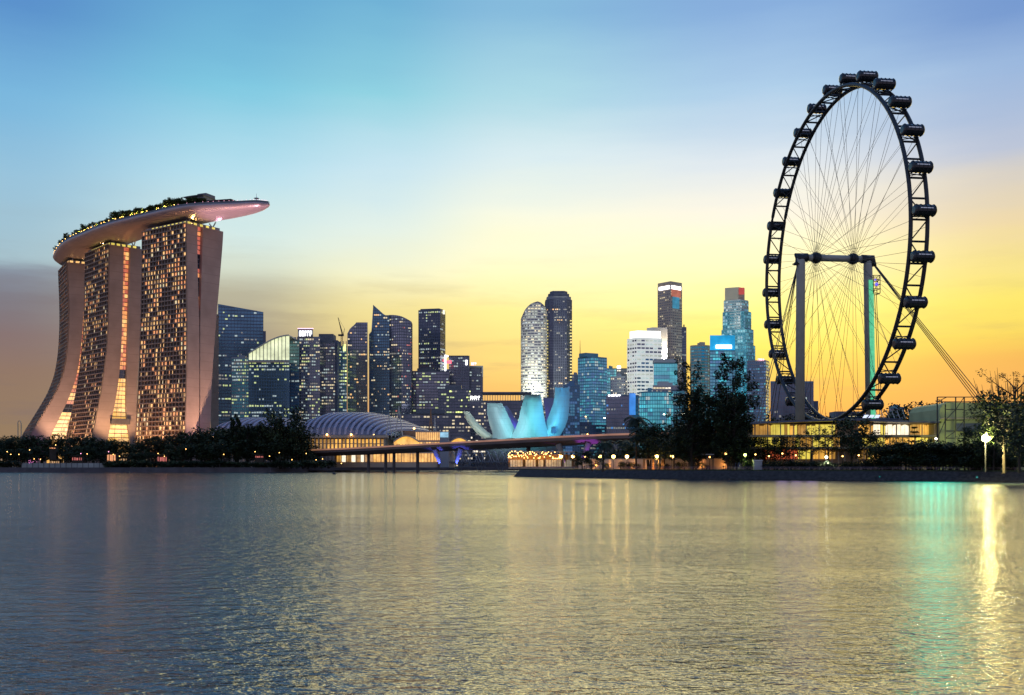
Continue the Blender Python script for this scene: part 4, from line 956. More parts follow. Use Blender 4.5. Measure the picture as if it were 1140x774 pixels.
b = MB(); b.prism([(GX(580, D+6)+30*math.cos(2*PI*i/24), D+8+16*math.sin(2*PI*i/24)) for i in range(24)], 3, ZY(488, D)); b.build('podium', M['concrete_dark'], mu)
b = MB(); b.box(GX(614, D-16), GX(619, D-16), D-13, D-3, ZY(483, D), ZY(476.5, D)); b.build('porthole', M['glass_blue'], mu)
for px, yy, en, cc, lbl in ((556, 475, 110000, (.5, .92, 1), 'pale cyan floodlight below the second petal'), (590, 470, 135000, (.16, .9, 1), 'cyan floodlight below the tallest middle petal'), (624, 462, 150000, (.04, .5, 1), 'blue floodlight below the right petal')):
    p = P(px, 492, D-62); aim = P(px+2, yy, D-8); floodlight((p[0], p[1], 19), aim, en, cc, lbl, 60, 'lamp_cyan', 1.0)
p = P(520, 490, D-40); floodlight((p[0], p[1], 19), P(528, 474, D), 45000, (.95, 1, .85), 'pale floodlight below the slender left petal', 50, 'lamp_white', .8)
for px, lbl in ((571, 'violet lamp inside the museum bowl between the two front petals'), (606.5, 'violet lamp inside the museum bowl beside the right petal')):
    p = P(px, 484, D+10); floodlight((p[0], p[1], p[2]), P(px, 466, D+22), 24000, (.12, .12, 1), lbl, 120, 'lamp_blue', .6)

# ------------------------------------------------------------------ convention hall with vaulted ribbed roofs
def vault(px0, px1, D0, foot, crown, halfw, label, n=16, dirv=(.42, .9)):
    v = thing('exhibition_hall', label, 'exhibition hall', (GX(px0, D0), D0, 3), 'vaulted exhibition halls')
    l_ = math.hypot(*dirv); a = (dirv[0]/l_, dirv[1]/l_); zf = ZY(foot, D0); hgt = ZY(crown, D0+halfw*.6)-zf; K = 14; x0, x1 = GX(px0, D0), GX(px1, D0)
    def arcp(x, j, lift=0):
        u = (x-x0)/(x1-x0); tp = (1-max(0, u-.45)**1.6*1.9)*(1-max(0, .12-u)*1.5)
        th = PI*j/K; s_ = halfw*(1-math.cos(th)); return (x+a[0]*s_, D0+a[1]*s_, zf+(hgt*tp+lift)*math.sin(th)**.85+lift*.3)
    x0, x1 = GX(px0, D0), GX(px1, D0)
    b = MB(); b.loft([[arcp(x, j) for j in range(K+1)] for x in (x0, (x0+x1)/2, x1)], 0, False, False); b.build('roof_shell', M['roof'], v, smooth=True)
    rb = MB()
    for i in range(n+1):
        x = lerp(x0, x1, i/n); wv = (x1-x0)/n*.42
        rb.loft([[arcp(x+q, j, l2) for j in range(K+1)] for q, l2 in ((-wv/2, .05), (-wv/2, 1.6), (wv/2, 1.6), (wv/2, .05))], 0, False, False)
    rb.build('roof_ribs', M['roof_rib'], v)
    # glazed end and eaves
    for x in (x0, x1):
        b = MB(); b.poly([arcp(x, j, -.4) for j in range(K+1)]); b.build('gable_glazing', M['glass'], v)
    b = MB(); b.box(x0-4, x1+3, D0-4, D0+2, zf-2.2, zf-.2); b.build('eaves', M['fr_tan'], v)
    b = MB(); b.box(x0, x1, D0+1, D0+60, 3, zf-2.2); b.build('wall', M['concrete'], v)
    b = MB(); K2 = 22; r = random.Random(int(px0))
    for i in range(K2):
        xa, xb = lerp(x0, x1, (i+.12)/K2), lerp(x0, x1, (i+.88)/K2)
        for z0, z1 in ((zf-6.4, zf-3.2), (zf-11.5, zf-7)): b.quad((xa, D0+.8, z0), (xb, D0+.8, z0), (xb, D0+.8, z1), (xa, D0+.8, z1), 0 if (i > K2*.28 and r.random() < .8) else 1)
    b.build('hall_glazing', [M['lit_hall'], M['lit_hall_dim']], v)
    b = MB()
    for i in range(K2+1): x = lerp(x0, x1, i/K2); b.box(x-.35, x+.35, D0-3, D0-2.3, 3, zf-2.2)
    b.build('colonnade', M['fr_tan'], v)
    for i in range(2): pass
    return v
vault(334, 428, 800, 484.5, 461, 44, 'ribbed vaulted exhibition hall with amber-lit glass front, left of the masts', 15)
vault(238, 332, 830, 485, 467, 36, 'ribbed vaulted exhibition hall half hidden behind the dark trees by the hotel', 14)
for px, py, D_ in ((364, 484, 795), (391, 484, 795), (461, 477, 790)):
    l = thing('eaves_lamp', {364: 'left one of two orange lamps under the ribbed vault eaves', 391: 'right one of two orange lamps under the ribbed vault eaves', 461: 'orange lamp above the amber arcade right of the ribbed vault'}[px], 'lamp', P(px, py+1, D_))
    b = MB(); b.tube(P(px, py+3.5, D_), P(px, py+.8, D_), .15); b.build('post', M['steel'], l); b = MB(); b.sphere(P(px, py, D_), .8, 8, 5); b.build('globe', M['lamp_small'], l)
# amber arcade with small vaults
ar = thing('arcade', 'long low amber-lit arcade with shallow vaults right of the exhibition hall', 'arcade', (GX(470, 780), 780, 3))
b = MB(); b.box(GX(438, 780), GX(505, 780), 780, 800, 3, ZY(491, 780)); b.build('wall', M['fr_tan'], ar)
b = MB(); b.box(GX(462, 782), GX(492, 782), 784, 800, ZY(491, 780), ZY(480, 780)); b.build('upper_wall', M['fr_tan'], ar)
b = MB()
for i in range(14): b.quad(P(463+i*2.1, 490, 783.7), P(464.4+i*2.1, 490, 783.7), P(464.4+i*2.1, 481.5, 783.7), P(463+i*2.1, 481.5, 783.7))
b.build('upper_glazing', M['lit_hall'], ar)
b = MB()
for i in range(20): b.quad(P(439+i*3.2, 499, 779.6), P(441.4+i*3.2, 499, 779.6), P(441.4+i*3.2, 492.4, 779.6), P(439+i*3.2, 492.4, 779.6), i % 3 == 1)
b.build('glazing', [M['lit_hall'], M['lit_hall_dim']], ar)
for x0, x1, y0, y1 in ((438, 466, 491, 484.5), (498, 524, 494, 486.5)):
    b = MB(); K = 12
    top_ = [P(lerp(x0, x1, i/K), y0-(y0-y1)*math.sin(PI*i/K), 776) for i in range(K+1)]; bot_ = [P(lerp(x0, x1, i/K), y0+1.5-(y0-y1)*math.sin(PI*i/K), 776) for i in range(K+1)]
    for i in range(K): b.loft([[bot_[i], bot_[i+1], (bot_[i+1][0], 800, bot_[i+1][2]), (bot_[i][0], 800, bot_[i][2])], [top_[i], top_[i+1], (top_[i+1][0], 800, top_[i+1][2]), (top_[i][0], 800, top_[i][2])]])
    b.build('vault', M['fr_tan'], ar)
    b = MB(); b.poly([P(x0+.5, y0+3.5, 779.4)]+[(p[0], 779.4, p[2]) for p in bot_]+[P(x1-.5, y0+3.5, 779.4)]); b.build('lunette', M['lit_hall'], ar)
kb = thing('kiosk', 'small pale blue-lit kiosk left of the slender museum petal', 'kiosk', (GX(495, 770), 770, 3))
b = MB(); b.box(GX(489.5, 770), GX(499.5, 770), 770, 778, 3, ZY(480.5, 770)); b.build('wall', M['fr_grey'], kb)
b = MB(); b.box(GX(490, 769), GX(499, 769), 769.4, 769.9, ZY(487, 770), ZY(481.5, 770)); b.build('screen', mat('pale_screen', (.3, .4, .5), .5, em=(.4, .75, .95), es=.7, var=.3, scale=.3), kb)
# promenade deck lights under the bridge
pr = thing('waterfront_promenade_hall', 'low glowing waterfront hall seen beneath the road bridge', 'hall', (GX(430, 775), 775, 3))
b = MB(); b.box(GX(372, 772), GX(487, 772), 774, 778, 3, ZY(501.5, 772)); b.build('wall', M['fr_tan'], pr)
b = MB(); r = random.Random(4); x = 375
while x < 484:
    w_ = r.uniform(1.2, 4.5); k = 0 if x > 412 else (1 if r.random() < .6 else 2)
    b.quad(P(x, 514.3, 773.6), P(x+w_, 514.3, 773.6), P(x+w_, 505, 773.6), P(x, 505, 773.6), k); x += w_+r.uniform(.5, 1.6)
b.build('glazing', [M['lit_hall'], M['lit_hall_dim'], M['lit_white']], pr)
b = MB(); b.box(GX(340, 760), GX(566, 760), 748, 764, 1.2, 3.4); b.build('deck_edge', M['concrete_dark'], pr)
# tall A-frame masts
for px, ytop, kx, D_, lbl in ((444, 452, 4, 790, 'pair of leaning pale yellow masts rising above the amber arcade'), (433, 461, -3, 795, 'short pale lattice post left of the leaning yellow masts'), (479.5, 455, 2, 788, 'reddish thin twin masts right of the leaning yellow masts'), (484, 463, 1.5, 788, 'shorter pale mast beside the reddish twin masts')):
    ms = thing('mast', lbl, 'mast', P(px, 487, D_)); mt = M['fr_light'] if px != 479.5 else M['wood']
    b = MB(); b.tube(P(px-kx, 487, D_), P(px+.3, ytop, D_), .45, .3, 6); b.build('leg', mt, ms)
    b = MB(); b.tube(P(px+kx*1.1, 487, D_), P(px, ytop, D_), .45, .3, 6); b.build('leg', mt, ms)
    b = MB(); b.tube(P(px-kx*.5, lerp(487, ytop, .5), D_), P(px+kx*.5, lerp(487, ytop, .5), D_), .22, .22, 5); b.build('crossbar', mt, ms)
# ------------------------------------------------------------------ road bridge
br = thing('road_bridge', 'long dark road bridge rising from the trees on the left towards the wheel', 'bridge', (GX(560, 620), 620, 0))
BP = [(328, 502.5, 775), (380, 500.6, 735), (440, 497.5, 690), (500, 494.2, 645), (560, 491, 605), (620, 487.6, 572), (680, 485, 545), (740, 483.5, 525), (800, 482.8, 510)]
bp = [P(*q) for q in BP]; bn = normals([(p[0], p[1]) for p in bp], False, 1)
def brow(o_, dz): return [(p[0]+n_[0]*o_, p[1]+n_[1]*o_, p[2]+dz) for p, n_ in zip(bp, bn)]
b = MB()
sec = [(0, 0), (0, -1.6), (-4, -3.7), (-21, -3.7), (-25, -1.6), (-25, 0)]
b.loft([[(p[0]+n_[0]*o_, p[1]+n_[1]*o_, p[2]+dz) for o_, dz in sec] for p, n_ in zip(bp, bn)]); b.build('deck', mat('bridge_concrete', (.2, .14, .12), .8, 0, .2, .08, .1), br)
for o0 in (.1, -24.9):
    b = MB(); b.loft([[(p[0]+n_[0]*(o0+d_), p[1]+n_[1]*(o0+d_), p[2]+z) for d_, z in ((-.2, .004), (-.2, 1.05), (.1, 1.05), (.1, .004))] for p, n_ in zip(bp, bn)]); b.build('parapet', mat('parapet_glow', (.45, .26, .24), .7, 0, .2, .1, em=(.9, .42, .2), es=.28), br)  # warm lighting along the bridge put into the parapet as glow
def along(px, o_=-12):
    for i in range(len(BP)-1):
        if BP[i][0] <= px <= BP[i+1][0]:
            t_ = (px-BP[i][0])/(BP[i+1][0]-BP[i][0]); p = [lerp(bp[i][k], bp[i+1][k], t_) for k in range(3)]; n_ = bn[i]; return (p[0]+n_[0]*o_, p[1]+n_[1]*o_, p[2])
for px in (398, 417, 426, 452):
    p = along(px+3, -8); b = MB(); b.tube((p[0], p[1], -1), (p[0], p[1], p[2]-3.6), 1.1, 1.1, 10); b.build('pier', M['concrete_dark'], br)
for (xa, ya, xb, yb, key, lbl) in ((483.5, 497.5, 490.5, 517, 'lamp_blue', 0), (513, 496, 507.5, 517, 'lamp_blue', 1), (621.5, 492.5, 629, 514, 'lamp_violet', 2), (655.5, 491, 646.5, 514, 'lamp_violet', 3)):
    q = along((xa+xb)/2, -3); Yd = q[1]
    b = MB(); b.tube(P(xb, yb, Yd), (GX(xa, Yd), Yd, q[2]-3.5), .9, 1.7, 10); pr_ = b.build('pier', M['concrete'], br)
    a0_ = P(xb, yb, Yd); col_ = {'lamp_blue': (.08, .12, 1), 'lamp_violet': (.45, .1, 1)}[key]
    floodlight((a0_[0], a0_[1]-3.5, 3.2 if px else 3), (GX(xa, Yd), Yd, q[2]-4), 14000, col_, ['blue floodlight under the left leg of the blue-lit bridge pier', 'blue floodlight under the right leg of the blue-lit bridge pier', 'violet floodlight under the left leg of the violet-lit bridge pier', 'violet floodlight under the right leg of the violet-lit bridge pier'][lbl], 70, 'lamp_cyan', .3)
for px in (575, 690):
    p = along(px, -10); b = MB(); b.tube((p[0], p[1], 0), (p[0], p[1], p[2]-3.6), 1.3, 1.3, 10); b.build('pier', M['concrete_dark'], br)
# street lamps on the bridge (bright bulbs against the towers)
for px, py in ((639, 464), (660, 465.5), (641, 483.5), (752, 461), (728, 461.5), (404, 484)):
    q = along(px, -12); z_ = ZY(py, q[1])
    l = thing('street_lamp', {639: 'bridge street lamp glowing in front of the blue striped block', 660: 'bridge street lamp glowing in front of the striped blue tower', 641: 'low lamp glowing at the bridge parapet right of the museum', 752: 'bright white street lamp just left of the big shoreline tree', 728: 'white street lamp in front of the curved cyan building', 404: 'orange street lamp over the bridge in front of the amber hall'}[px], 'street lamp', (q[0], q[1], q[2]))
    b = MB(); b.tube((q[0], q[1], q[2]), (q[0], q[1], z_), .14, .09); b.build('pole', M['steel'], l)
    b = MB(); b.tube((q[0], q[1], z_), (q[0]-1.2, q[1]-.6, z_+.15), .07); b.build('arm', M['steel'], l)
    b = MB(); b.sphere((q[0]-1.3, q[1]-.7, z_), .42 if px not in (752,) else .8, 8, 5, 0, .6); b.build('globe', M['lamp_small' if px in (639, 404, 641) else 'lamp_white'], l)

# ------------------------------------------------------------------ double-helix footbridge further back
hb = thing('helix_footbridge', 'dark curving footbridge wrapped in crossed tubes, low under the road bridge', 'footbridge', (GX(545, 700), 700, 3))
h0, h1 = P(500, 515.2, 735), P(618, 514.5, 690); K = 90
b = MB(); b.loft([[(h0[0], h0[1], h0[2]), (h0[0], h0[1]+6, h0[2]), (h0[0], h0[1]+6, h0[2]+.8), (h0[0], h0[1], h0[2]+.8)], [(h1[0], h1[1], h1[2]), (h1[0], h1[1]+6, h1[2]), (h1[0], h1[1]+6, h1[2]+.8), (h1[0], h1[1], h1[2]+.8)]]); b.build('walkway', M['fr_violet'], hb)
for ph, rr in ((0, 4.6), (PI, 4.6)):
    b = MB(); b.path([(lerp(h0[0], h1[0], i/K), lerp(h0[1], h1[1], i/K)+3+rr*math.cos(ph+i*.52*(1 if rr > 4.2 else -1)), h0[2]+3.6+rr*math.sin(ph+i*.52)) for i in range(K+1)], .32, 5); b.build('helix_tube', M['fr_grey'], hb)
b = MB(); b.path([(lerp(h0[0], h1[0], i/K), lerp(h0[1], h1[1], i/K)+3+3.6*math.cos(1-i*.52), h0[2]+3.4+3.6*math.sin(1-i*.52)) for i in range(K+1)], .22, 5); b.build('helix_tube', M['fr_grey'], hb)
for i in range(5):
    p = [lerp(h0[k], h1[k], (i+.5)/5) for k in range(3)]; b = MB()
    b.tube((p[0]-3.5, p[1]+3, p[2]), (p[0], p[1]+3, -1), .35, .35, 6); b.build('pier', M['fr_violet'], hb)
    b = MB(); b.tube((p[0]+3.5, p[1]+3, p[2]), (p[0], p[1]+3.05, -1), .35, .35, 6); b.build('pier', M['fr_violet'], hb)
# low quay pavilion with string of bulbs left of the spit
qv = thing('quay_terrace', 'low amber-lit quay terrace at the tip of the grassy spit', 'terrace', (GX(600, 600), 600, 3))
b = MB(); b.box(GX(566, 560), GX(640, 560), 560, 575, 3, 3.9); b.build('floor', M['path'], qv)
b = MB(); b.box(GX(568, 562), GX(640, 562), 562, 574, ZY(503.6, 560), ZY(502.6, 560)); b.build('roof', M['fr_tan'], qv)
b = MB()
for i in range(12): x = lerp(GX(568, 562), GX(640, 562), i/11); b.box(x-.15, x+.15, 562, 562.3, 3.9, ZY(503.6, 560))
b.build('post', M['fr_tan'], qv)
b = MB(); b.box(GX(566, 576), GX(643, 576), 576, 577, 3, 11); b.build('rear_wall', M['wood'], qv)
b = MB(); r = random.Random(8)
for i in range(24): x = lerp(GX(568, 562), GX(638, 562), i/24); b.quad((x, 573, 4.2), (x+1.2, 573, 4.2), (x+1.2, 573, 8), (x, 573, 8), r.choice([0, 0, 1]))
b.build('backlit_screen', [M['lit_dim'], M['trunk']], qv)
r = random.Random(12)
bulb = thing('festoon_bulb', 'one of the amber bulbs clustered over the quay terrace at the spit tip', 'bulb', (0, 0, 0), 'amber bulbs over the quay terrace')
b = MB(); b.tube((0, 0, 0), (0, 0, .5), .04); b.build('cord', M['cable'], bulb); b = MB(); b.sphere((0, 0, -.25), .24, 8, 5); b.build('globe', M['lamp_small'], bulb)
for i in range(70):
    o = bulb if i == 0 else copy_tree(bulb); px = 566+58*(i/69)**1.3+r.uniform(-1, 1); py = 502+r.choice([0, 1.4, 2.8, 4.2, 5.6, 7])+(px-567)*.02
    o.location = P(px, py, r.uniform(545, 559))
for px, lbl in ((575, 'amber lamp under the terrace roof near the spit tip'), (593, 'amber lamp under the middle of the quay terrace roof'), (612, 'amber lamp under the terrace roof beside the violet-lit bridge leg')):
    p = P(px, 504, 566); floodlight(p, (p[0], 577, 9), 2200, (1, .5, .12), lbl, 150, 'lamp_small', .3)
# ------------------------------------------------------------------ observation wheel
TH, WX, WY, WZ, WR_, RW = 1.445, GX(929, 459), 459.0, 97.7, 73.0, 6.7
U = Vector((math.cos(TH), -math.sin(TH), 0)); A = Vector((math.sin(TH), math.cos(TH), 0)); C0 = Vector((WX, WY, WZ)); ZV = Vector((0, 0, 1))
def W(ang, r_, a_): return tuple(C0+U*(r_*math.cos(ang))+ZV*(r_*math.sin(ang))+A*a_)
wh = thing('observation_wheel', 'giant observation wheel in dark silhouette with cabins round its rim, towering over the spit', 'ferris wheel', (WX, WY, 3))
for s_ in (-.5, .5):
    b = MB(); b.path([W(2*PI*i/168, WR_, s_*RW) for i in range(168)], .84, 8, closed=True); b.build('rim_tube', M['steel'], wh, True)  # silhouette darkness put into the steel colour; the wheel itself is white
b = MB(); NC = 28
for i in range(NC*2):
    a = PI/2+2*PI*i/(NC*2)
    b.tube(W(a, WR_, -RW/2), W(a, WR_, RW/2), .42, n=6)
    if i % 2: b.tube(W(a, WR_-.2, -RW/2), W(a+2*PI/NC/2, WR_-.2, RW/2), .26, n=5)
    else: b.tube(W(a, WR_-.2, RW/2), W(a+2*PI/NC/2, WR_-.2, -RW/2), .26, n=5); 
b.build('rim_truss', M['steel'], wh)
for i in range(NC):
    a = PI/2+.035+2*PI*i/NC; b = MB()
    for dz in (-.022, .022): b.tube(W(a+dz, WR_, -RW/2), W(a+dz, WR_+1.4, RW/2), .2, n=5); b.tube(W(a+dz, WR_, RW/2), W(a+dz, WR_+1.4, -RW/2), .2, n=5)
    b.build('cabin_bracket', M['steel'], wh)
# cabins: long rounded drums lying parallel to the axle, always upright
def cabin(a):
    c = Vector(W(a, WR_+3.4, .25)); hl, rad = 4.3, 2.15; n = 16
    prof = [(-1, .55), (-.97, .8), (-.9, .96), (-.8, 1), (.8, 1), (.9, .96), (.97, .8), (1, .55)]
    b = MB(); b.loft([[tuple(c+A*(t_*hl)+U*(rad*q*math.cos(2*PI*j/n))+ZV*(rad*q*math.sin(2*PI*j/n))) for j in range(n)] for t_, q in prof]); cb = b.build('cabin', M['cabin_glass'], wh, False)
    b = MB()
    for t_ in (-.8, -.4, 0, .4, .8): b.path([tuple(c+A*(t_*hl)+U*((rad+.08)*math.cos(2*PI*j/18))+ZV*((rad+.08)*math.sin(2*PI*j/18))) for j in range(18)], .14, 4, closed=True)
    for q in (.35, 2.8, -.35, 3.5): b.tube(c-A*(hl*.8)+U*((rad+.08)*math.cos(q))+ZV*((rad+.08)*math.sin(q)), c+A*(hl*.8)+U*((rad+.08)*math.cos(q))+ZV*((rad+.08)*math.sin(q)), .11, n=4)
    b.build('cabin_frame', M['steel'], cb)
    b = MB(); b.loft([[tuple(c+A*(t_*hl)+U*s2*1.5+ZV*(-1.2+h_)) for s2, h_ in ((-1, 0), (1, 0), (1, .5), (-1, .5))] for t_ in (-.78, .78)]); b.build('cabin_floor', M['steel'], cb)
    b = MB()
    for t_ in (-.6,): 
        q0 = c+A*(t_*hl)-U*0-ZV*.35; f_ = Vector((-.25, -.97, 0)); pp = c+U*(rad*1.03)*math.cos(.12)+A*(t_*hl)
        s1 = pp-A*.0; b.quad(tuple(s1+ZV*.35), tuple(s1+A*5+ZV*.35), tuple(s1+A*5+ZV*.62), tuple(s1+ZV*.62))
    b.build('cabin_light', M['cabin_light'], cb)
M['cabin_glass'] = mat('cabin_glass', (.025, .03, .04), .15, .2, .2, .4, spec=.6)
M['cabin_light'] = mat('cabin_light', (.3, .3, .35), .4, em=(.55, .6, .8), es=.4)
for i in range(NC): cabin(PI/2+.035+2*PI*i/NC)
# hub, axle, legs
b = MB(); b.tube(C0-A*14.5, C0+A*14.5, 1.5, 1.5, 14); b.build('axle', M['column'], wh, True)
for s_ in (-8.7, 8.7):
    b = MB(); b.tube(C0+A*(s_-1.1), C0+A*(s_+1.1), 2.4, 2.4, 18); b.tube(C0+A*(s_-1.9), C0+A*(s_+1.9), 1.9, 1.9, 18); b.build('hub_flange', M['steel'], wh)
r = random.Random(2); cnt = 0
for i in range(48):
    for k, s_ in enumerate((-8.7, 8.7)):
        a = 2*PI*(i+.25+.5*k)/48; rim = W(a, WR_-.7, RW/2*(-1 if (i+k) % 2 else 1)); off_ = .42*(1 if i % 2 else -1)
        b = MB(); b.tube(W(a+off_, 2.4, s_), rim, .075, .075, 4, cap=False); b.build('spoke', M['cable'], wh)
for s_, sp_ in ((-15.8, -.5), (15.8, 1.5)):
    top_ = C0+A*s_; ft = Vector((top_[0]+sp_, top_[1], 3))
    b = MB(); b.path([tuple(ft), tuple(top_-ZV*3), tuple(top_+ZV*1.5)], [2.1, 1.95, 1.8], 16); b.build('leg', M['column'], wh, True)
    b = MB(); b.path([tuple(top_-A*(s_/abs(s_))*3), tuple(top_+A*(s_/abs(s_))*1.6), tuple(top_+A*(s_/abs(s_))*2.1-ZV*3.2)], [2.0, 2.2, 1.9], 12); b.build('leg_head', M['steel'], wh, True)
# strip added to carry the leg's green wash as glow; machinery cage
tp = C0+A*15.8
b = MB(); b.loft([[(tp[0]+q0+1.5*(1-(z_-3)/92), tp[1]-q1, z_) for q0, q1 in ((-.5, 2.1), (.9, 1.95), (2.1, .6), (2.25, .65), (1.1, 2.15), (-.5, 2.35))] for z_ in (20, 60, 88)]); b.build('green_wash_strip', M['green_wash'], wh)
b = MB()
for z_ in range(0, 10, 2): b.path([(tp[0]+1.6, tp[1]-2.5, 82+z_), (tp[0]+4.6, tp[1]-2.5, 82+z_), (tp[0]+4.6, tp[1]+1.5, 82+z_), (tp[0]+1.6, tp[1]+1.5, 82+z_)], .16, 4, closed=True)
for x in (1.6, 4.6):
    for y in (-2.5, 1.5): b.tube((tp[0]+x, tp[1]+y, 82), (tp[0]+x, tp[1]+y, 90), .18, n=4)
    b.tube((tp[0]+1.6, tp[1]-2.5, 82), (tp[0]+4.6, tp[1]-2.5, 90), .14, n=4)
b.build('service_cage', M['steel'], wh)
b = MB(); b.sphere((tp[0]+3, tp[1]-2.6, 86), .8, 8, 5); b.sphere((tp[0]+2.4, tp[1]-2.6, 88), .5, 8, 5); b.build('service_lamp', M['led_purple'], wh)
for z_, dx in ((22, 3.2),):
    for q in (3.0, 3.8): 
        b = MB(); b.tube((tp[0]+q, tp[1], 82), (tp[0]+q+4.5, tp[1]+4, 12), .16, n=5); b.build('stay_cable', M['cable'], wh)
for k, d_ in enumerate((0, .8, 1.6, 2.6)):
    b = MB(); b.tube(C0+A*(17.2+d_*.3)+ZV*(-1), (215+d_*1.6, 430-d_, 5), .17, .17, 5); b.build('stay_cable', M['cable'], wh)
la = C0-A*17
for k, (ax, ay) in enumerate(((P(872, 390, 520)), ) ) if False else enumerate(((GX(846, 540), 540), (GX(850, 540), 540), (GX(856, 540), 540), (GX(866, 350), 400), (GX(871, 350), 400))):
    b = MB(); b.tube(la-ZV*(1+k*.3), (ax, ay, 5), .16, .16, 5); b.build('stay_cable', M['cable'], wh)
# purple light at the boarding platform
floodlight((GX(968, 395), 392, 17), (GX(973, 400), 405, 28), 5200, (.35, .15, 1), 'violet floodlight at the foot of the big wheel', 120, 'lamp_violet', .5)
bd = thing('boarding_platform', 'boarding ramp with three white lit panels under the lowest cabin of the wheel', 'platform', (GX(970, 395), 395, 20))
b = MB(); b.prism([(GX(945, 392), 392), (GX(1005, 392), 392), (GX(1005, 392), 412), (GX(945, 392), 412)], ZY(467, 392), ZY(466, 392)); b.build('floor', M['fr_dark'], bd)
for i in range(3):
    b = MB(); x = 960.5+i*6.4; q = [P(x, 465.4, 390), P(x+4.8, 465.4, 390), P(x+6.8, 462.2, 392), P(x+2.4, 462.2, 392)]
    b.loft([q, [(p[0], p[1]+.3, p[2]+.1) for p in q]]); b.build('lit_panel', mat('lit_panel', (.8, .8, .85), .5, em=(.8, .85, 1), es=.9, var=.1), bd)
for i in range(9):
    b = MB(); b.tube(P(978+i*6, 466, 396), P(974.5+i*6, 456.5, 396), .14, n=4); b.build('fin', M['fr_light'], bd)

# ------------------------------------------------------------------ terminal building under the wheel
D = 372
tb = thing('terminal_building', 'three-storey amber-lit terminal building with a thin dark overhanging roof under the wheel', 'terminal', (GX(940, D), D, 3))
b = MB()
top_ = [(828, 471.5), (850, 469.5), (890, 467.8), (930, 466.4), (970, 467), (1010, 468.3), (1048, 469.2)]
b.loft([[(GX(px, D-6), D-6, ZY(py, D-6)), (GX(px, D-6), D+30, ZY(py, D-6)), (GX(px, D-6), D+30, ZY(py+2.6, D-6)), (GX(px, D-6), D-6, ZY(py+1.9, D-6))] for px, py in top_]); b.build('roof', M['fr_dark'], tb)
for y0, y1, nm in ((484.2, 486.6, 'floor_slab'), (497.6, 499.6, 'floor_slab')):
    b = MB(); b.box(GX(832, D-5), GX(1046, D-5), D-5, D+25, ZY(y1, D-5), ZY(y0, D-5)); b.build(nm, mat('slab_edge', (.38, .32, .2), .7, 0, .2, .2), tb)
b = MB(); b.box(GX(838, D+4), GX(1044, D+4), D+4, D+25, 3.4, ZY(472, D+4)); b.build('core_wall', M['fr_tan'], tb)
r = random.Random(21)
for y0, y1, segs in ((472, 484.2, [(838, 858, 'lit_hall_dim'), (858, 888, 'lit_yellow'), (888, 898, 'lit_hall_dim'), (898, 932, 'lit_yellow'), (955, 972, 'lit_hall'), (972, 1012, 'lit_white'), (1012, 1024, 'lit_hall_dim'), (1024, 1043, 'lit_hall')]),
                     (486.6, 497.6, [(834, 870, 'lit_yellow'), (870, 905, 'lit_hall_dim'), (905, 935, 'lit_yellow'), (960, 985, 'lit_yellow'), (985, 1020, 'lit_hall'), (1020, 1042, 'lit_yellow')]),
                     (500, 511, [(852, 890, 'lit_red'), (890, 905, 'lit_yellow'), (905, 930, 'lit_hall'), (955, 990, 'lit_hall_dim'), (990, 1040, 'lit_hall')])):
    keys = sorted({s_[2] for s_ in segs})
    for x0, x1, key in segs:
        x = x0; b = MB()
        while x < x1-1:
            w_ = min(r.uniform(2.5, 6), x1-x); 
            b.quad(P(x+.25, y1, D+3.8), P(x+w_-.25, y1, D+3.8), P(x+w_-.25, y0+.8+r.choice([0, 0, 1.5]), D+3.8), P(x+.25, y0+.8+r.choice([0, 0, 1.5]), D+3.8), keys.index(key) if r.random() < .85 else keys.index(r.choice(keys))); x += w_
        b.build('storey_glazing', [M[k] for k in keys], tb)
b = MB()
for i in range(30): x = GX(838+i*7.1, D); b.tube((x, D-3, 3.4), (x, D-3, ZY(484.5, D)), .18, n=6)
for i in range(15): x = GX(838+i*14.2, D); b.tube((x, D-3.2, ZY(484.5, D)), (x, D-3.2, ZY(472, D)), .2, n=6)
b.build('column', M['fr_tan'], tb)
# pale green gasholder-like shed and scaffold frame to the right
sh = thing('theatre_shed', 'pale green flood-lit shed with a curved shoulder right of the terminal', 'shed', (GX(1090, 380), 380, 3))
b = MB(); D2 = 366
prof = [(1046, 523.2), (1046, 456), (1049, 450.5), (1055, 448), (1120, 449), (1160, 449.5), (1160, 523.2)]
pts = [P(px, py, D2) for px, py in prof]; b.loft([pts, [(p[0], D2+28, p[2]) for p in pts]]); b.build('wall', mat('green_shed', (.42, .46, .22), .7, 0, .2, .1), sh)
b = MB(); b.box(GX(1063, D2), GX(1118, D2), D2-.8, D2-.3, ZY(480, D2), ZY(471.5, D2)); b.build('shutter', M['fr_dark'], sh)
b = MB(); b.box(GX(1046, D2), GX(1135, D2), D2-1.2, D2-.4, ZY(466.4, D2), ZY(465.4, D2)); b.build('ledge', M['fr_tan'], sh)
sf = thing('scaffold_frame', 'dark steel scaffold frame standing before the pale green shed', 'scaffold', (GX(1060, 350), 350, 3))
D3 = 350; b = MB()
for px in (1043.5, 1052.5, 1064, 1073.5): b.tube((GX(px, D3), D3, 3), (GX(px, D3), D3, ZY(442 if px != 1052.5 else 450, D3)), .22, n=5)
for py in (442.2, 447.5, 456, 468, 480, 488): b.tube(P(1043.5 if py < 450 else 1052.5, py, D3), P(1090 if py < 448 else 1073.5, py, D3), .17, n=5)
for q in ((1052.5, 468, 1064, 456), (1064, 480, 1073.5, 468), (1052.5, 488, 1064, 480), (1043.5, 447.5, 1054, 442.2), (1064, 456, 1073.5, 442), (1043.5, 488, 1052.5, 468)): b.tube(P(q[0], q[1], D3), P(q[2], q[3], D3), .13, n=4)
b.tube(P(1090, 442.2, D3), P(1090, 447.5, D3), .17, n=4)
b.build('tube_frame', M['steel'], sf)
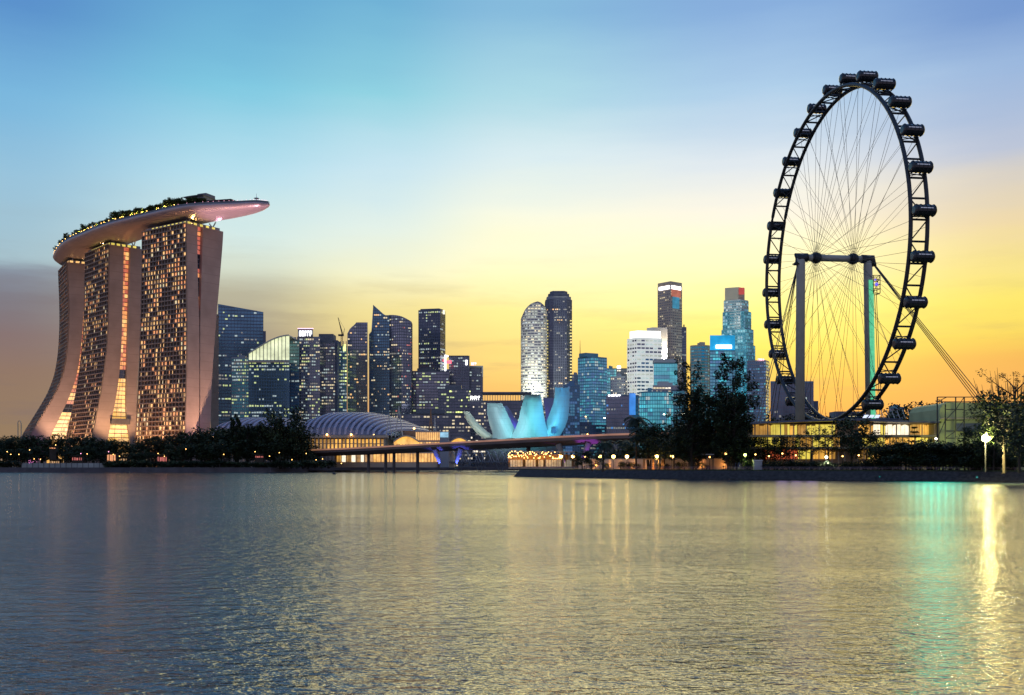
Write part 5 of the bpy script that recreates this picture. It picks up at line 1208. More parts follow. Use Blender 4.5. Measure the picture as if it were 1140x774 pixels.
floodlight((GX(1080, 340), 338, 12), (GX(1090, 366), 366, 20), 9500, (.95, 1, .35), 'yellow-green floodlight aimed at the pale green shed', 120, 'lamp_yellow', .6)
# ------------------------------------------------------------------ trees
def leaves(b, c, n, sx, sz, ls, r, droop=0.0, mi=0):
    for _ in range(n):
        # shell-weighted cluster
        while True:
            x, y, z = r.uniform(-1, 1), r.uniform(-1, 1), r.uniform(-1, 1)
            if .12 < x*x+y*y+z*z < 1: break
        p = Vector((c[0]+x*sx, c[1]+y*sx, c[2]+z*sz-droop*r.random()*(abs(x)+abs(y))))
        a, t_ = r.uniform(0, 2*PI), r.uniform(-1.1, 1.1); s_ = ls*r.uniform(.6, 1.3)
        u = Vector((math.cos(a), math.sin(a), math.sin(t_)*.6))*s_; v = Vector((-math.sin(a)*math.cos(t_), math.cos(a)*math.cos(t_), math.sin(t_)+.25))*s_*.6
        b.quad(tuple(p-u*.5), tuple(p+v*.5), tuple(p+u*.5), tuple(p-v*.5), mi if r.random() < .75 else 1-mi)
def make_tree(label, H, Wd, kind, seed, dens=1.0, ls=.6, mats=('leaf_a', 'leaf_b'), name='tree', group=None, cat='tree'):
    r = random.Random(seed); t_ = thing(name, label, cat, (0, 0, 0), group); tr = MB(); cr_b = MB()
    tips = []
    if kind in ('round', 'tall', 'sparse', 'bare'):
        z0 = {'round': .24, 'tall': .18, 'sparse': .3, 'bare': .2}[kind]*H; lean = r.uniform(-.05, .05)*H
        tr.path([(0, 0, -.4), (lean*.3, 0, z0), (lean, 0, H*.62), (lean*1.2, 0, H*.86)], [H*.022+.12, H*.017+.08, H*.009, .06], 7)
        nb = {'round': 13, 'tall': 30, 'sparse': 15, 'bare': 16}[kind]
        for i in range(nb):
            h = lerp(z0, H*.84, (i+.3*r.random())/nb); a = i*2.4+r.uniform(-.5, .5)
            u = (h-z0)/(H-z0)
            prof = {'round': math.sqrt(max(.05, 1-(u*1.05-.35)**2*1.6)), 'tall': (.55+.5*math.sin(PI*min(1, u*1.1)))*(1-.45*u), 'sparse': math.sqrt(max(.08, 1-(u-.4)**2*2)), 'bare': .9}[kind]
            L_ = Wd/2*prof*r.uniform(.55, .95); rise = {'round': .25, 'tall': .5, 'sparse': .35, 'bare': .9}[kind]*L_+(H*.1 if kind == 'round' else H*.03)
            e = (lean*h/H+math.cos(a)*L_, math.sin(a)*L_, min(h+rise, H*.96)); m_ = (lean*h/H+math.cos(a)*L_*.45, math.sin(a)*L_*.45, h+rise*.3)
            tr.path([(lean*h/H, 0, h), m_, e], [H*.007+.04, H*.004+.03, .04], 5); tips += [e, ((m_[0]+e[0])/2, (m_[1]+e[1])/2, (m_[2]+e[2])/2)]
        tips.append((lean, 0, H*.93))
        for e in tips:
            s_ = Wd*{'round': .15, 'tall': .085, 'sparse': .1, 'bare': .06}[kind]*r.uniform(.75, 1.25)
            nl = int({'round': 60, 'tall': 95, 'sparse': 42, 'bare': 16}[kind]*dens)
            leaves(cr_b, e, nl, s_, s_*{'round': .75, 'tall': 1.3, 'sparse': .7, 'bare': .8}[kind], ls, r, .3 if kind == 'tall' else 0, 0 if r.random() < .6 else 1)
        if kind == 'bare':
            for i in range(70):
                a = r.uniform(0, 2*PI); q = Wd*.5*math.sqrt(r.random()); b0 = (q*math.cos(a)*.8, q*math.sin(a)*.8, H*r.uniform(.55, .72)); tr.path([b0, (b0[0]*1.15+r.uniform(-.5, .5), b0[1]*1.15, b0[2]+H*r.uniform(.14, .3))], [.13, .04], 4)
            for i in range(60):
                a = r.uniform(0, 2*PI); q = Wd*.5*math.sqrt(r.random()); leaves(cr_b, (q*math.cos(a), q*math.sin(a), H*r.uniform(.3, .66)), int(46*dens), Wd*.1, Wd*.08, ls, r)
    elif kind == 'grand':
        stems = [(0, 0, 1.0)]+[(r.uniform(-.22, .22)*Wd, r.uniform(-.2, .2)*Wd, r.uniform(.66, .92)) for _ in range(4)]
        for sx, sy, hh in stems:
            Hs = H*hh; tr.path([(sx*.25, sy*.25, -.4), (sx*.5, sy*.5, Hs*.3), (sx, sy, Hs*.65), (sx*1.1, sy*1.1, Hs*.95)], [H*.014+.08, H*.011+.05, H*.006, .05], 7)
            for i in range(int(26*hh)):
                u = (i+.5*r.random())/26; h = Hs*lerp(.07, .93, u); a = i*2.4+r.uniform(-.6, .6); k_ = min(1, h/Hs/.3); cx, cy = sx*lerp(.4, 1, min(1, h/Hs*1.5)), sy*lerp(.4, 1, min(1, h/Hs*1.5))
                L_ = Wd*.36*(.5+.5*math.sin(PI*min(1, .16+.8*u)))*r.uniform(.45, 1.15); e = (cx+math.cos(a)*L_, cy+math.sin(a)*L_, min(h+L_*.45, Hs*.98)); m_ = (cx+math.cos(a)*L_*.5, cy+math.sin(a)*L_*.5, h+L_*.16)
                tr.path([(cx, cy, h), m_, e], [H*.004+.03, H*.003+.02, .03], 5)
                for t_2 in (.45, .8, 1.05):
                    c_ = (lerp(cx, e[0], t_2), lerp(cy, e[1], t_2), lerp(h, e[2], t_2)+r.uniform(-.5, .5)); s_ = Wd*.062*r.uniform(.6, 1.35); leaves(cr_b, c_, int(44*dens*r.uniform(.4, 1.3)), s_, s_*1.15, ls, r, .4, 0 if r.random() < .6 else 1)
    elif kind == 'palm':
        bend = r.uniform(-.08, .08)*H; tr.path([(0, 0, -.3), (bend*.4, 0, H*.45), (bend, 0, H*.86)], [.32, .22, .17], 7)
        for i in range(17):
            a = 2*PI*i/17+r.uniform(-.15, .15); up = r.uniform(-.15, .85); L_ = Wd/2*r.uniform(.85, 1.1); pts = []
            for j in range(7):
                s_ = j/6; pts.append(Vector((bend+math.cos(a)*L_*s_, math.sin(a)*L_*s_, H*.86+L_*(up*s_-.85*s_*s_))))
            for j in range(6):
                d = (pts[j+1]-pts[j]); sd = d.cross(ZV).normalized()*(.95*math.sin(PI*(j+.8)/7.3)+.12); dz = Vector((0, 0, -.35))
                for q in range(3):
                    p = pts[j]+d*q/3; p2 = p+d/3*.75
                    cr_b.quad(tuple(p), tuple(p2), tuple(p2+sd+dz), tuple(p+sd*.95+dz)); cr_b.quad(tuple(p), tuple(p2), tuple(p2-sd+dz), tuple(p-sd*.95+dz))
    elif kind == 'bush':
        for i in range(8):
            a = r.uniform(0, 2*PI); q = Wd*.32*math.sqrt(r.random()); tr.path([(0, 0, -.3), (q*math.cos(a), q*math.sin(a), H*r.uniform(.3, .6))], [.09, .03], 4)
        for i in range(14):
            a = r.uniform(0, 2*PI); q = Wd*.36*math.sqrt(r.random()); leaves(cr_b, (q*math.cos(a), q*math.sin(a), H*r.uniform(.25, .72)), int(46*dens), Wd*.17, H*.24, ls, r)
    elif kind == 'tier':
        tr.path([(0, 0, -.3), (0, 0, H)], [.25, .05], 6); nT = 8
        for k in range(nT):
            h = lerp(H*.2, H*.97, k/(nT-1)); L_ = Wd/2*(1.05-k/nT)
            for i in range(7):
                a = 2*PI*i/7+k*.5; e = (math.cos(a)*L_, math.sin(a)*L_, h+.25*L_); tr.path([(0, 0, h), e], [.07, .02], 4)
                for s_ in (.35, .6, .85, 1): leaves(cr_b, (e[0]*s_, e[1]*s_, h+.25*L_*s_), int(9*dens), .38, .22, ls*.8, r)
    tr.build('trunk', M['trunk'], t_); cr_b.build('crown', [M[mats[0]], M[mats[1]]], t_)
    return t_
PROTO = {}
used = set()
def plant(key, px, ytop, Yd, gz, label, name=None, wscale=1.0, group=None):
    """set a copy of a grown tree so that its top reaches the given row at that distance"""
    H0, W0, src = PROTO[key]
    o = src if key not in used else copy_tree(src); used.add(key)
    z = ZY(ytop, Yd); s_ = (z-gz)/H0; R_ = random.Random(int(px*7+Yd))
    o.location = (GX(px, Yd), Yd, gz-.05); o.scale = (s_*wscale, s_*wscale, s_); o.rotation_euler = (0, 0, R_.uniform(0, 6.28)); o['label'] = label
    if group: o['group'] = group
    elif 'group' in o: del o['group']
    return o
def proto(key, H, Wd, kind, seed, **k): PROTO[key] = (H, Wd, make_tree('tree', H, Wd, kind, seed, **k))
G1 = 'trees along the hotel shore'; G2 = 'trees on the grassy spit'; G3 = 'shrubs on the grassy spit'; G4 = 'shrubs along the hotel shore'; G5 = 'trees in the sky deck garden'
proto('round1', 14, 15, 'round', 1, ls=.95, mats=('leaf_a', 'leaf_c')); proto('round2', 14, 17, 'round', 2, ls=.95, mats=('leaf_c', 'leaf_a'))
proto('round3', 14, 13, 'round', 3, ls=.95, mats=('leaf_c', 'leaf_b')); proto('cas1', 30, 11, 'tall', 4, ls=.9, dens=.8, mats=('leaf_c', 'leaf_a')); proto('cas2', 30, 12, 'tall', 5, ls=.9, dens=.8, mats=('leaf_c', 'leaf_a'))
# left shore: back row against the hotel, then lower ones, then shrubs at the wall
def ridge(px): return interp(sorted([(-20, 490), (10, 488), (30, 485.5), (52, 487), (62, 491), (80, 486), (96, 484.5), (112, 489), (140, 492), (160, 490), (180, 487.5), (200, 484), (225, 481), (250, 479), (270, 476), (300, 477), (320, 474), (334, 486), (345, 497), (372, 505)], reverse=True), px)
r = random.Random(31); k = 0; words = ['splayed', 'middle', 'upright']
def near_hotel(px):
    return 'beyond the low pale wall' if px < 115 else ('below the middle hotel tower' if px < 150 else ('below the upright hotel tower' if px < 240 else 'between the hotel and the vaulted halls'))
shape = {'round1': 'broad dark', 'round2': 'wide spreading dark', 'round3': 'compact dark', 'cas1': 'tall feathery', 'cas2': 'tall ragged', 'bushA': 'low dark', 'bushB': 'low dark'}
px = -14
while px < 345:
    key = ['round1', 'round2', 'round3'][k % 3]
    plant(key, px, ridge(px)+r.uniform(-1.5, 2.5), r.uniform(752, 775), 3, f"{shape[key]} tree in the tall back row {near_hotel(px)}", group=G1); px += r.uniform(8, 12); k += 1
for px, yt, key, lbl in ((263, 459, 'cas1', 'tall feathery tree spiking above the shore trees right of the hotel'), (289, 467, 'cas2', 'second spiky tree, between the feathery tree and the tallest shore tree'), (317, 457.5, 'round2', 'tallest dense tree of the left shore, before the vaulted hall'), (275, 470, 'cas2', 'ragged tree close behind the feathery tree right of the hotel'), (304, 466, 'round3', 'dark crown directly left of the tallest shore tree'), (331, 470, 'round1', 'dark crown directly right of the tallest shore tree')):
    plant(key, px, yt, 742, 3, lbl, wscale=1.0 if key[0] == 'c' else .62)
px = -12
while px < 352:
    key = ['round3', 'round1', 'round2'][k % 3]; y_ = lerp(ridge(px), 518, r.uniform(.32, .55))
    if not (56 < px < 66 or 120 < px < 140 or 172 < px < 186): plant(key, px, y_, r.uniform(734, 748), 3, f"smaller {shape[key]} tree in the front row {near_hotel(px)}", group=G1, wscale=1.25)
    px += r.uniform(10, 14); k += 1
proto('bushA', 3.2, 5, 'bush', 8, ls=.55, mats=('leaf_c', 'leaf_a')); proto('bushB', 3.2, 6, 'bush', 9, ls=.55, mats=('leaf_a', 'leaf_b'))
px = -10
while px < 372:
    if not 22 < px < 118: plant(['bushA', 'bushB'][k % 2], px, 512.5+r.uniform(-1.5, 2), r.uniform(719, 728), 3, f"low dark shrub on the sea wall {near_hotel(px)}", group=G4, wscale=1.5)
    px += r.uniform(5.5, 8); k += 1
# right spit
def sp(px, inset=10): return spit_depth(px, inset)
proto('big1', 37, 22, 'grand', 41, ls=.75, dens=1.3, mats=('leaf_c', 'leaf_a')); proto('big2', 40, 24, 'grand', 42, ls=.8, dens=2.6, mats=('leaf_c', 'leaf_a'))
plant('big1', 769, 397, sp(769, 14), 3.45, 'open-crowned big shoreline tree with sky and towers showing through its branches', wscale=.9)
plant('big2', 816, 391, sp(816, 18), 3.45, 'densest and darkest big shoreline tree, in front of the blue block and stepped tower', wscale=.95)
proto('palm1', 13, 8, 'palm', 51, mats=('leaf_c', 'leaf_c')); proto('palm2', 9, 6.5, 'palm', 52, mats=('leaf_c', 'leaf_a'))
plant('palm1', 708, 458.5, sp(708, 22), 3.45, 'tallest palm, before the low dark glass block and curved cyan building', wscale=.8)
plant('palm2', 671, 487.5, sp(671, 40), 3.45, 'small palm in front of the bridge, left of the other small palm')
plant('palm2', 694, 487, sp(694, 40), 3.45, 'small palm in front of the bridge, directly left of the dark grove')
plant('palm2', 722, 472, sp(722, 22), 3.45, 'mid-height palm rising from the dark grove beside the tallest palm')
for px, yt, key, ins, ws in ((724, 476, 'round1', 18, .8), (740, 473, 'round2', 26, .8), (755, 474, 'round3', 34, .9), (733, 488, 'round3', 14, .9), (750, 487, 'round1', 12, 1), (780, 478, 'round2', 38, .9), (800, 480, 'round1', 40, .9)):
    plant(key, px, yt, sp(px, ins), 3.45, {724: 'dark round tree at the left end of the grove by the palm', 740: 'dark round tree in the middle of the grove, tallest there', 755: 'dark round tree in the grove touching the open-crowned big tree', 733: 'low dark tree in front of the grove over the timber frame', 750: 'low dark tree in front of the grove beside the open-crowned big tree', 780: 'dark tree filling the gap between the two big shoreline trees', 800: 'dark tree behind the foot of the densest big tree'}[px], wscale=ws)
for px, yt, key, ins, ws, lbl in ((845, 489, 'round1', 26, .9, 'small dark tree just right of the densest big tree'), (862, 488, 'round3', 24, .9, 'small dark tree before the terminal, left of the red-lit ground floor'), (880, 487, 'round2', 26, .8, 'small dark tree before the red-lit ground floor of the terminal'), (903, 474, 'sparse1', 24, 1, 'light airy tree before the left half of the terminal, under the wheel leg'), (922, 472, 'sparse1', 28, .9, 'light airy tree touching the large dark tree before the terminal'),
    (948, 466.5, 'round3', 22, .85, 'large dense dark tree in the middle of the terminal front'), (964, 481, 'round1', 20, .85, 'dark tree leaning against the large dense one, on its right'), (985, 480, 'sparse1', 26, .9, 'airy tree before the white-lit part of the terminal'), (1000, 486, 'sparse1', 20, .9, 'low airy tree left of the tiered conifer'), (1018, 475, 'tier1', 20, 1, 'tiered conifer standing before the right half of the terminal')):
    if key == 'sparse1' and key not in PROTO: proto('sparse1', 13, 10, 'sparse', 61, ls=.5, dens=.7, mats=('leaf_c', 'leaf_a'))
    if key == 'tier1' and key not in PROTO: proto('tier1', 13, 7, 'tier', 62, ls=.6, dens=1, mats=('leaf_c', 'leaf_a'))
    plant(key, px, yt, sp(px, ins), 3.45, lbl, wscale=ws)
proto('bare1', 28, 22, 'bare', 71, ls=.5, dens=3, mats=('leaf_c', 'leaf_a'))
plant('bare1', 1128, 410, sp(1100, 34), 3.45, 'big tree with bare upright twigs above a dark crown at the right edge', wscale=1.0)
plant('round2', 1135, 452, 262, 3.45, 'dark tree beneath the twiggy big tree at the right edge', wscale=.8)
plant('round1', 1148, 470, 250, 3.45, 'lower dark tree cut by the right edge of the view, under the twiggy tree', wscale=.9)
plant('round1', 1118, 438, 276, 3.45, 'dense dark crown directly under the bare twigs of the big tree at the right edge', wscale=.75)
plant('round3', 1086, 476, 315, 3.45, 'lamp-lit tree just left behind the glaring mast floodlight', wscale=.9)
plant('round2', 1106, 472, 308, 3.45, 'lamp-lit tree just right behind the glaring mast floodlight', wscale=.8)
proto('bushC', 4, 6, 'bush', 81, ls=.38, dens=1.8, mats=('leaf_c', 'leaf_a')); proto('bushD', 4, 5, 'bush', 82, ls=.38, dens=1.8, mats=('leaf_a', 'leaf_b'))
rows = [(1088, 498), (1094, 500), (1103, 498), (1110, 497), (990, 499), (1003, 497), (1012, 493), (1022, 495), (1034, 490), (1046, 493), (1057, 496), (1068, 499), (1080, 503), (1090, 506), (1101, 503), (1112, 500), (1123, 497), (1136, 494), (996, 503), (1018, 506), (1040, 505), (1062, 508), (1086, 512), (1108, 511), (1130, 508)]
for i, (px, yt) in enumerate(rows):
    plant(['round3', 'bushC', 'round1'][i % 3] if yt < 500 else ['bushC', 'bushD'][i % 2], px, yt, sp(min(px, 1130), 8+(0 if yt > 502 else 7)), 3.45, 'dark bushy plant in the thicket between the terminal and the glaring lamp', wscale=1.5 if yt > 500 else 1.0, group='thicket by the big bright lamp')
r = random.Random(77)
for i in range(26):
    px = lerp(832, 1000, i/26)+r.uniform(-2, 2); plant(['bushC', 'bushD'][i % 2], px, 512+r.uniform(-2.5, 2), sp(px, r.uniform(13, 20)), 3.45, 'low hedge shrub at the foot of the terminal', group='hedge shrubs before the terminal', wscale=1.3)
for i in range(14):
    px = lerp(645, 800, i/14)+r.uniform(-3, 3); plant(['bushD', 'bushC'][i % 2], px, 514.5+r.uniform(-2, 1.2), sp(px, r.uniform(22, 32)), 3.45, 'small shrub on the lawn between the amber lamps and the big trees', group='small shrubs on the lawn', wscale=1.2)
for px, yt, lbl in ((1012, 459, 'distant dark tree left of the pale green shed, farthest left of its clump'), (1024, 452.5, 'distant dark tree left of the pale green shed, tallest of its clump'), (1037, 453.5, 'distant dark tree touching the pale green shed')):
    plant('round2', px, yt, 620, 3, lbl, wscale=.75)
for px, yt, lbl in ((905, 462.5, 'bush showing over the terminal roof right of the wheel leg'), (872, 464, 'bush showing over the terminal roof before the navy block')):
    plant('round1', px, yt, 520, 3, lbl, wscale=.7)
# sky deck garden
proto('deck1', 6, 6.5, 'round', 91, ls=.75, dens=.45, mats=('leaf_deck', 'leaf_a')); proto('deck2', 6, 5.5, 'round', 92, ls=.75, dens=.45, mats=('leaf_deck', 'leaf_b')); proto('deckpalm', 7, 5, 'palm', 93, mats=('leaf_deck', 'leaf_a'))
r = random.Random(3)
def deck_tree(key, u, o_, s_, lbl, g=G5):
    src = PROTO[key][2]; o = src if key not in used else copy_tree(src); used.add(key)
    p = deck_at(u, o_); o.location = (*p, DZ+.02); o.scale = (s_, s_, s_*r.uniform(.9, 1.1)); o.rotation_euler = (0, 0, r.uniform(0, 6)); o['label'] = lbl; o['group'] = g
u0, u1, u2, u3 = u_of(66), u_of(98), u_of(122), u_of(196)
for i in range(13): deck_tree(['deck1', 'deck2', 'deckpalm'][i % 3], lerp(.02, u1, i/13), .75+r.uniform(-.2, .15), r.uniform(1.1, 1.5), 'dark small tree at the far rounded end of the sky deck garden')
for i in range(42): deck_tree(['deck1', 'deck2'][i % 2], lerp(u2, u3, i/42), r.uniform(.6, .9), r.uniform(.95, 1.4), 'lamp-lit small tree in the long middle stretch of the sky deck garden')
for i in range(16): deck_tree(['deckpalm', 'deck2'][i % 2], lerp(u1, u2, i/16), r.uniform(.4, .8), r.uniform(.8, 1.1), 'little palm beside the poolside lamps of the sky deck', 'little palms by the sky deck pool')

for i in range(16): deck_tree(['deck1', 'deck2'][i % 2], lerp(u_of(192), u_of(226), i/16), r.uniform(.66, .92), r.uniform(.7, 1.15), 'dark small tree crowding round the block and restaurant on the sky deck', 'trees round the sky deck block')
for i in range(22): deck_tree(['deck2', 'deck1'][i % 2], lerp(u_of(68), u_of(124), i/22), r.uniform(.75, .92), r.uniform(.7, 1.05), 'low tree along the poolside edge of the sky deck', 'low trees on the sky deck edge')
# ------------------------------------------------------------------ lamps and furniture on the shores
def lamp_post(px, py, Yd, gz, key, label, rad=.36, light_e=0, colr=(1, .6, .25), group=None, arm=False):
    z = ZY(py, Yd); x = GX(px, Yd); l = thing('street_lamp', label, 'street lamp', (x, Yd, gz), group)
    b = MB(); b.tube((x, Yd, gz-.2), (x, Yd, z-rad*.8), .11, .07, 8); b.tube((x, Yd, gz-.2), (x, Yd, gz+.5), .18, .14, 8); b.build('pole', M['steel'], l)
    b = MB(); b.tube((x, Yd, z+rad*.75), (x, Yd, z+rad*1.1), rad*.8, rad*.2, 10); b.build('cap', M['steel'], l)
    b = MB(); b.sphere((x, Yd, z), rad, 12, 8); b.build('globe', M[key], l)
    if light_e:
        o = light('SPOT', 'lamp_light', (0, 0, 0), light_e*4, colr, None, .15, 150, .5); o.parent = l; o.location = (0, 0, z-gz-rad*1.25); 
    return l
for i, px in enumerate((624.5, 638, 652.5, 668, 683, 698, 731, 748)):
    lamp_post(px, 508.3-.0*i, sp(px, 13), 3.45, 'lamp_warm', 'one of the amber globe lamps evenly spaced along the spit promenade', .66, 2600, (1, .5, .14), 'amber globe lamps along the promenade')
for px, py, key, e, c_, lbl, rad in ((829.5, 506.5, 'lamp_yellow', 420, (.9, 1, .25), 'yellow-green globe lamp right of the densest big tree', .4), (920, 509, 'lamp_white', 420, (1, .95, .8), 'white globe lamp before the red-lit terminal front', .36), (994, 509, 'lamp_white', 380, (1, .95, .7), 'white globe lamp at the left end of the thicket', .34), (1042, 488.5, 'lamp_white', 200, (1, 1, .8), 'small white lamp above the thicket beside the scaffold', .26), (808, 505, 'lamp_small', 60, (1, .6, .3), 'small orange lamp below the densest big tree', .3)):
    lamp_post(px, py, sp(px, 12), 3.45, key, lbl, rad*1.25, e*2.5, c_)
for i, (px, py) in enumerate(((841, 506), (856, 508), (871, 505), (886, 507), (938, 508), (956, 507), (972, 508), (1012, 505), (790, 509), (772, 508), (762, 509))):
    lamp_post(px, py, sp(px, 17 if px < 1000 else 12), 3.45, 'lamp_small', 'one of the little amber garden lamps scattered on the spit before the terminal', .26, 120, (1, .55, .2), 'little amber garden lamps on the spit')
gw = thing('garden_wall', 'long low rendered wall washed by amber light behind the promenade lamps and palms', 'wall', (GX(700, 375), 375, 3.45))
wp = [(GX(px, sp(px, 27)), sp(px, 27)) for px in (644, 664, 684, 704, 724, 744, 764, 790, 815)]
b = MB(); b.loft([[(p[0], p[1], 3.4), (p[0], p[1], 7.4), (p[0], p[1]+.5, 7.4), (p[0], p[1]+.5, 3.4)] for p in wp]); b.build('wall', M['fr_tan'], gw)
b = MB(); b.loft([[(p[0], p[1]-.15, 7.4), (p[0], p[1]-.15, 7.65), (p[0], p[1]+.65, 7.65), (p[0], p[1]+.65, 7.4)] for p in wp]); b.build('coping', M['concrete'], gw)
for i, px in enumerate((650, 662, 676, 690, 704, 720, 738, 756, 780, 804)):  # lamps added to bring the wall up to an amber glow
    Yd = sp(px, 27); floodlight((GX(px, Yd), Yd-2.6, 4.4), (GX(px, Yd), Yd, 5.8), 420, (1, .42, .1), 'one of the small amber lamps added to make the garden wall glow', 140, 'lamp_small', .15, group='added amber lamps along the garden wall')
# the glaring mast light
Yb = 276; x, z = GX(1097, Yb), ZY(488, Yb)
mf = thing('mast_floodlight', 'glaring yellow-white floodlight on a short mast over the thicket, brightest lamp of all', 'floodlight', (x, Yb, 3.45))
b = MB(); b.tube((x, Yb, 3.2), (x, Yb, z-.6), .2, .14); b.build('mast', M['steel'], mf)
b = MB(); b.box(x-1.1, x+1.1, Yb-.1, Yb+.5, z-.75, z+.75); b.build('housing', M['steel'], mf)
b = MB(); b.sphere((x, Yb-.35, z), 1.0, 14, 8); b.build('lens', mat('mast_lens', (1, 1, 1), .5, em=(1, .88, .36), es=70, var=0), mf)
o = light('SPOT', 'flood_lamp', (0, -2.4, z-3.45), 42000, (1, .82, .3), None, .4, 150, .6); o.parent = mf; o.rotation_euler = (math.radians(12), 0, 0)
o = light('POINT', 'flood_lamp', (0, -2.0, z-3.45), 12000, (1, .85, .3), None, .5); o.parent = mf
# cyan and violet lights added to make the coloured reflections on the water
for i, px in enumerate((978, 987, 996, 1004, 1012, 1020, 1028, 1036, 1044, 1052, 1060, 1068, 1077, 1086)):
    Yd = sp(px, 2.2); x = GX(px, Yd)
    f = thing('reflection_light', 'one of the cyan lights added in the spit revetment for reflections on the water', 'added light', (x, Yd, 1.6), 'added cyan lights in the revetment')
    b = MB(); b.box(x-.4, x+.4, Yd-.9, Yd-.2, 1.1, 1.55); b.tube((x, Yd-.5, .6), (x, Yd-.5, 1.2), .1); b.build('housing', M['steel'], f)
    b = MB(); b.sphere((x, Yd-1.02, 1.35), .07, 8, 5); b.build('lens', M['lamp_cyan'], f)
    o = light('SPOT', 'reflection_lamp', (0, 0, 0), 230*math.exp(-((px-1036)/30)**2), (.0, 1, .72), None, 1.5, 130, .5); o.rotation_euler = (math.radians(-82), 0, 0); o.parent = f; o.location = (0, -3.2, 1.0)
for i, px in enumerate((868, 884, 900)):
    Yd = sp(px, 2.2); x = GX(px, Yd)
    f = thing('reflection_light', 'one of the violet lights added in the spit revetment for reflections on the water', 'added light', (x, Yd, 1.6), 'added violet lights in the revetment')
    b = MB(); b.box(x-.4, x+.4, Yd-.9, Yd-.2, 1.1, 1.55); b.tube((x, Yd-.5, .6), (x, Yd-.5, 1.2), .1); b.build('housing', M['steel'], f)
    b = MB(); b.sphere((x, Yd-1.02, 1.35), .07, 8, 5); b.build('lens', M['lamp_violet'], f)
    o = light('SPOT', 'reflection_lamp', (0, 0, 0), 80, (.62, .4, 1), None, 2.4, 130, .5); o.rotation_euler = (math.radians(-82), 0, 0); o.parent = f; o.location = (0, -3.2, 1.0)
# timber frame on the lawn
D = sp(727, 15); pg = thing('timber_frame', 'row of orange-lit timber posts under a beam, beside the palm grove', 'pergola', (GX(727, D), D, 3.45))
for px in (717, 727, 737.5): b = MB(); b.box(GX(px, D)-.42, GX(px, D)+.42, D-.3, D+.3, 3.4, ZY(511.8, D)); b.build('post', M['wood'], pg)
b = MB(); b.box(GX(715.5, D), GX(729, D), D-.4, D+.4, ZY(511.8, D), ZY(510.8, D)); b.build('beam', M['wood'], pg)
bx = thing('kiosk', 'small pale box kiosk on the lawn right of the yellow-green lamp', 'kiosk', (GX(844, 332), 332, 3.45)); D = sp(844, 12)
b = MB(); b.box(GX(839.5, D), GX(848.5, D), D, D+1.6, 3.45, ZY(513, D)); b.build('wall', M['fr_grey'], bx); b = MB(); b.box(GX(839, D), GX(849, D), D-.2, D+1.8, ZY(513, D), ZY(512.2, D)); b.build('roof', M['white'], bx)
for i, (px, yt) in enumerate(((648, 503), (659, 502), (674, 503), (686, 501), (703, 498), (712, 495), (722, 493), (733, 496), (744, 494), (757, 492), (769, 496), (783, 494), (796, 492), (808, 495), (820, 493), (832, 497))):
    plant(['round3', 'round1', 'round2'][i % 3], px, yt, sp(px, 34), 3.45, 'low dark tree in the belt behind the promenade lamps and big trees', group='low tree belt behind the promenade', wscale=1.25)
gz_ = thing('garden_shed', 'flat-roofed shelter with a pale roof edge below the densest big tree', 'shelter', (GX(788, 350), 350, 3.45)); D = sp(788, 16)
b = MB(); b.box(GX(781, D), GX(795, D), D, D+3, ZY(506.6, D), ZY(505.4, D)); b.build('roof', M['white'], gz_); b = MB()
for px in (782, 794): b.box(GX(px, D)-.12, GX(px, D)+.12, D+.3, D+.5, 3.4, ZY(506.6, D))
b.build('post', M['steel'], gz_)
# railing along the promenade edge
s_ = off(SP, 4.6); rl = thing('promenade_railing', 'low thin railing following the edge of the spit promenade', 'railing', (0, 300, 3.4))
b = MB(); b.path([(*p, 4.35) for p in s_[1:-2]], .05, 5); b.path([(*p, 3.95) for p in s_[1:-2]], .035, 5); b.build('rail', M['rail'], rl)
b = MB()
for p, q in zip(s_[1:-3], s_[2:-2]):
    n_ = max(2, int(math.hypot(q[0]-p[0], q[1]-p[1])/3))
    for i in range(n_): x, y = lerp(p[0], q[0], i/n_), lerp(p[1], q[1], i/n_); b.box(x-.04, x+.04, y-.04, y+.04, 3.4, 4.33)
b.build('post', M['rail'], rl)
for i in range(13):
    px = 984+i*8.2; plant(['round3', 'round1', 'round2'][i % 3], px, 496+3*math.sin(i*1.7), sp(px, 12), 3.45, 'dark bushy plant in the thicket between the terminal and the glaring lamp', group='thicket by the big bright lamp', wscale=1.5)
for px in (1080, 1087, 1093, 1100, 1107, 1114, 1121, 1129):
    plant(['bushC', 'bushD'][px % 2], px, 504+px % 3, sp(px, 7), 3.45, 'dark bushy plant in the thicket between the terminal and the glaring lamp', group='thicket by the big bright lamp', wscale=1.5)
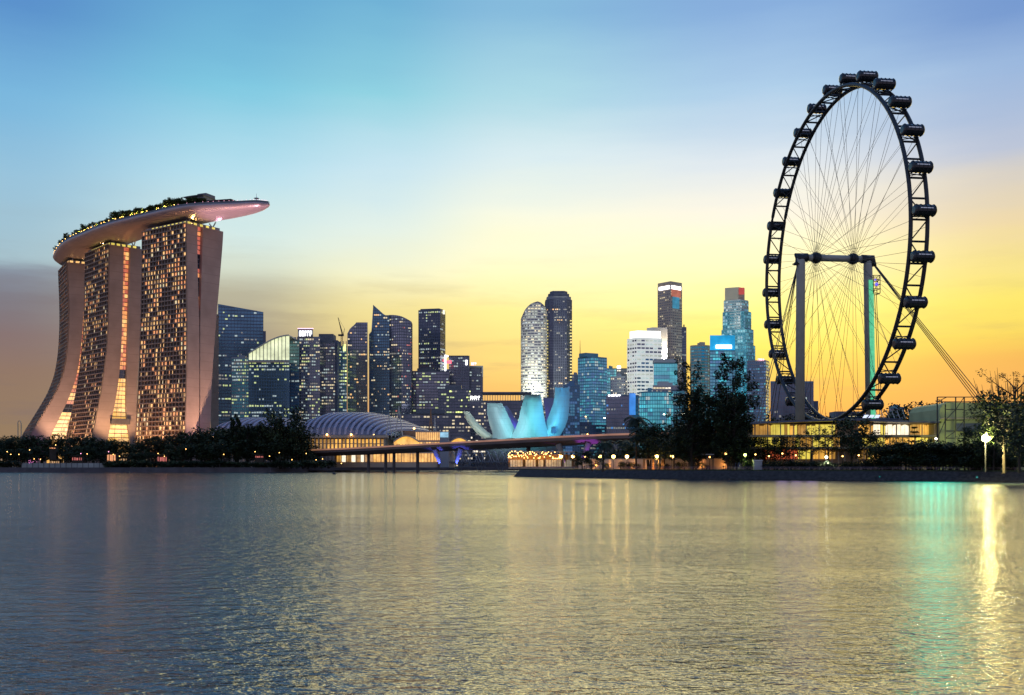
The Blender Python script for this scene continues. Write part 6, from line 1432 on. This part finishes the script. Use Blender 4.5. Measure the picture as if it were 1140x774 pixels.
# small lit stalls and lamps under the left trees
for px0, px1, py0, py1, key, lbl in ((55, 66, 507.5, 514, 'lit_hall_dim', 'small amber-lit stall behind the pale wall below the splayed hotel tower'), (80, 92, 503.5, 508, 'lit_red', 'red-orange lit stall under the trees left of the middle hotel tower foot'), (119, 130, 500.5, 509, 'lit_amber', 'orange-lit stall under the trees at the middle hotel tower foot'), (134, 142, 505, 509.5, 'lit_hall_dim', 'dim amber stall between the orange stall and the red stall'), (175, 186, 503, 509.5, 'lit_red', 'red-lit stall under the trees below the upright hotel tower'), (284, 293, 502, 505, 'lit_red', 'faint red-lit hut deep in the trees between hotel and vaulted halls'), (55, 62, 497, 499.5, 'lit_amber', 'high string-lit canopy above the stall by the splayed hotel tower')):
    py0 += 4.5*(py0 > 499); py1 += 4.5*(py0 > 499); D = 729; s_t = thing('market_stall', lbl, 'stall', (GX(px0, D), D, 3))
    b = MB(); b.box(GX(px0, D), GX(px1, D), D, D+4, 3, ZY(py0, D)); b.build('wall', M['trunk'], s_t)
    b = MB(); b.box(GX(px0-.6, D), GX(px1+.6, D), D-1.2, D+4.4, ZY(py0, D), ZY(py0-.6, D)); b.build('roof', M['trunk'], s_t)
    b = MB(); r = random.Random(int(px0)); x = px0+.4
    while x < px1-1: w_ = r.uniform(.7, 2.2); b.quad(P(x, py1, D-.2), P(min(x+w_, px1), py1, D-.2), P(min(x+w_, px1), py0+.9+r.random(), D-.2), P(x, py0+.9+r.random(), D-.2)); x += w_+r.uniform(.2, 1.4)
    b.build('lit_opening', M[key], s_t)
r = random.Random(19); g = 'small lamps under the left shore trees'
for px, py in ((8, 503), (12, 506), (21, 506), (33, 501), (38, 511), (45, 511.5), (62, 495.5), (90, 505), (97, 505.5), (121, 503), (126, 506), (133, 508), (176, 505), (183, 508), (207, 500), (249, 506), (284, 503), (300, 508), (311, 504), (325, 512), (341, 505), (352, 512), (359, 511), (380, 516)):
    lamp_post(px, py, 727 if px < 345 else 718, 3, 'lamp_pinkish' if px in (90, 121) else 'lamp_small', 'one of the small warm path lamps glinting under the left shore trees', .26, 0, group=g)
# buoys
for px, D, lbl in ((372, 560, 'dark mooring buoy floating left of the bridge piers'), (143, 640, 'tiny dark mooring buoy floating off the hotel shore')):
    x = GX(px, D); by = thing('mooring_buoy', lbl, 'buoy', (x, D, 0)); b = MB(); b.sphere((x, D, .25), 1.0, 12, 7, 0, .75); b.build('float', M['steel'], by); b = MB(); b.path([(x+.3*math.cos(a*PI/4), D, 1.15+.3*math.sin(a*PI/4)) for a in range(8)], .07, 5, closed=True); b.build('ring', M['steel'], by)
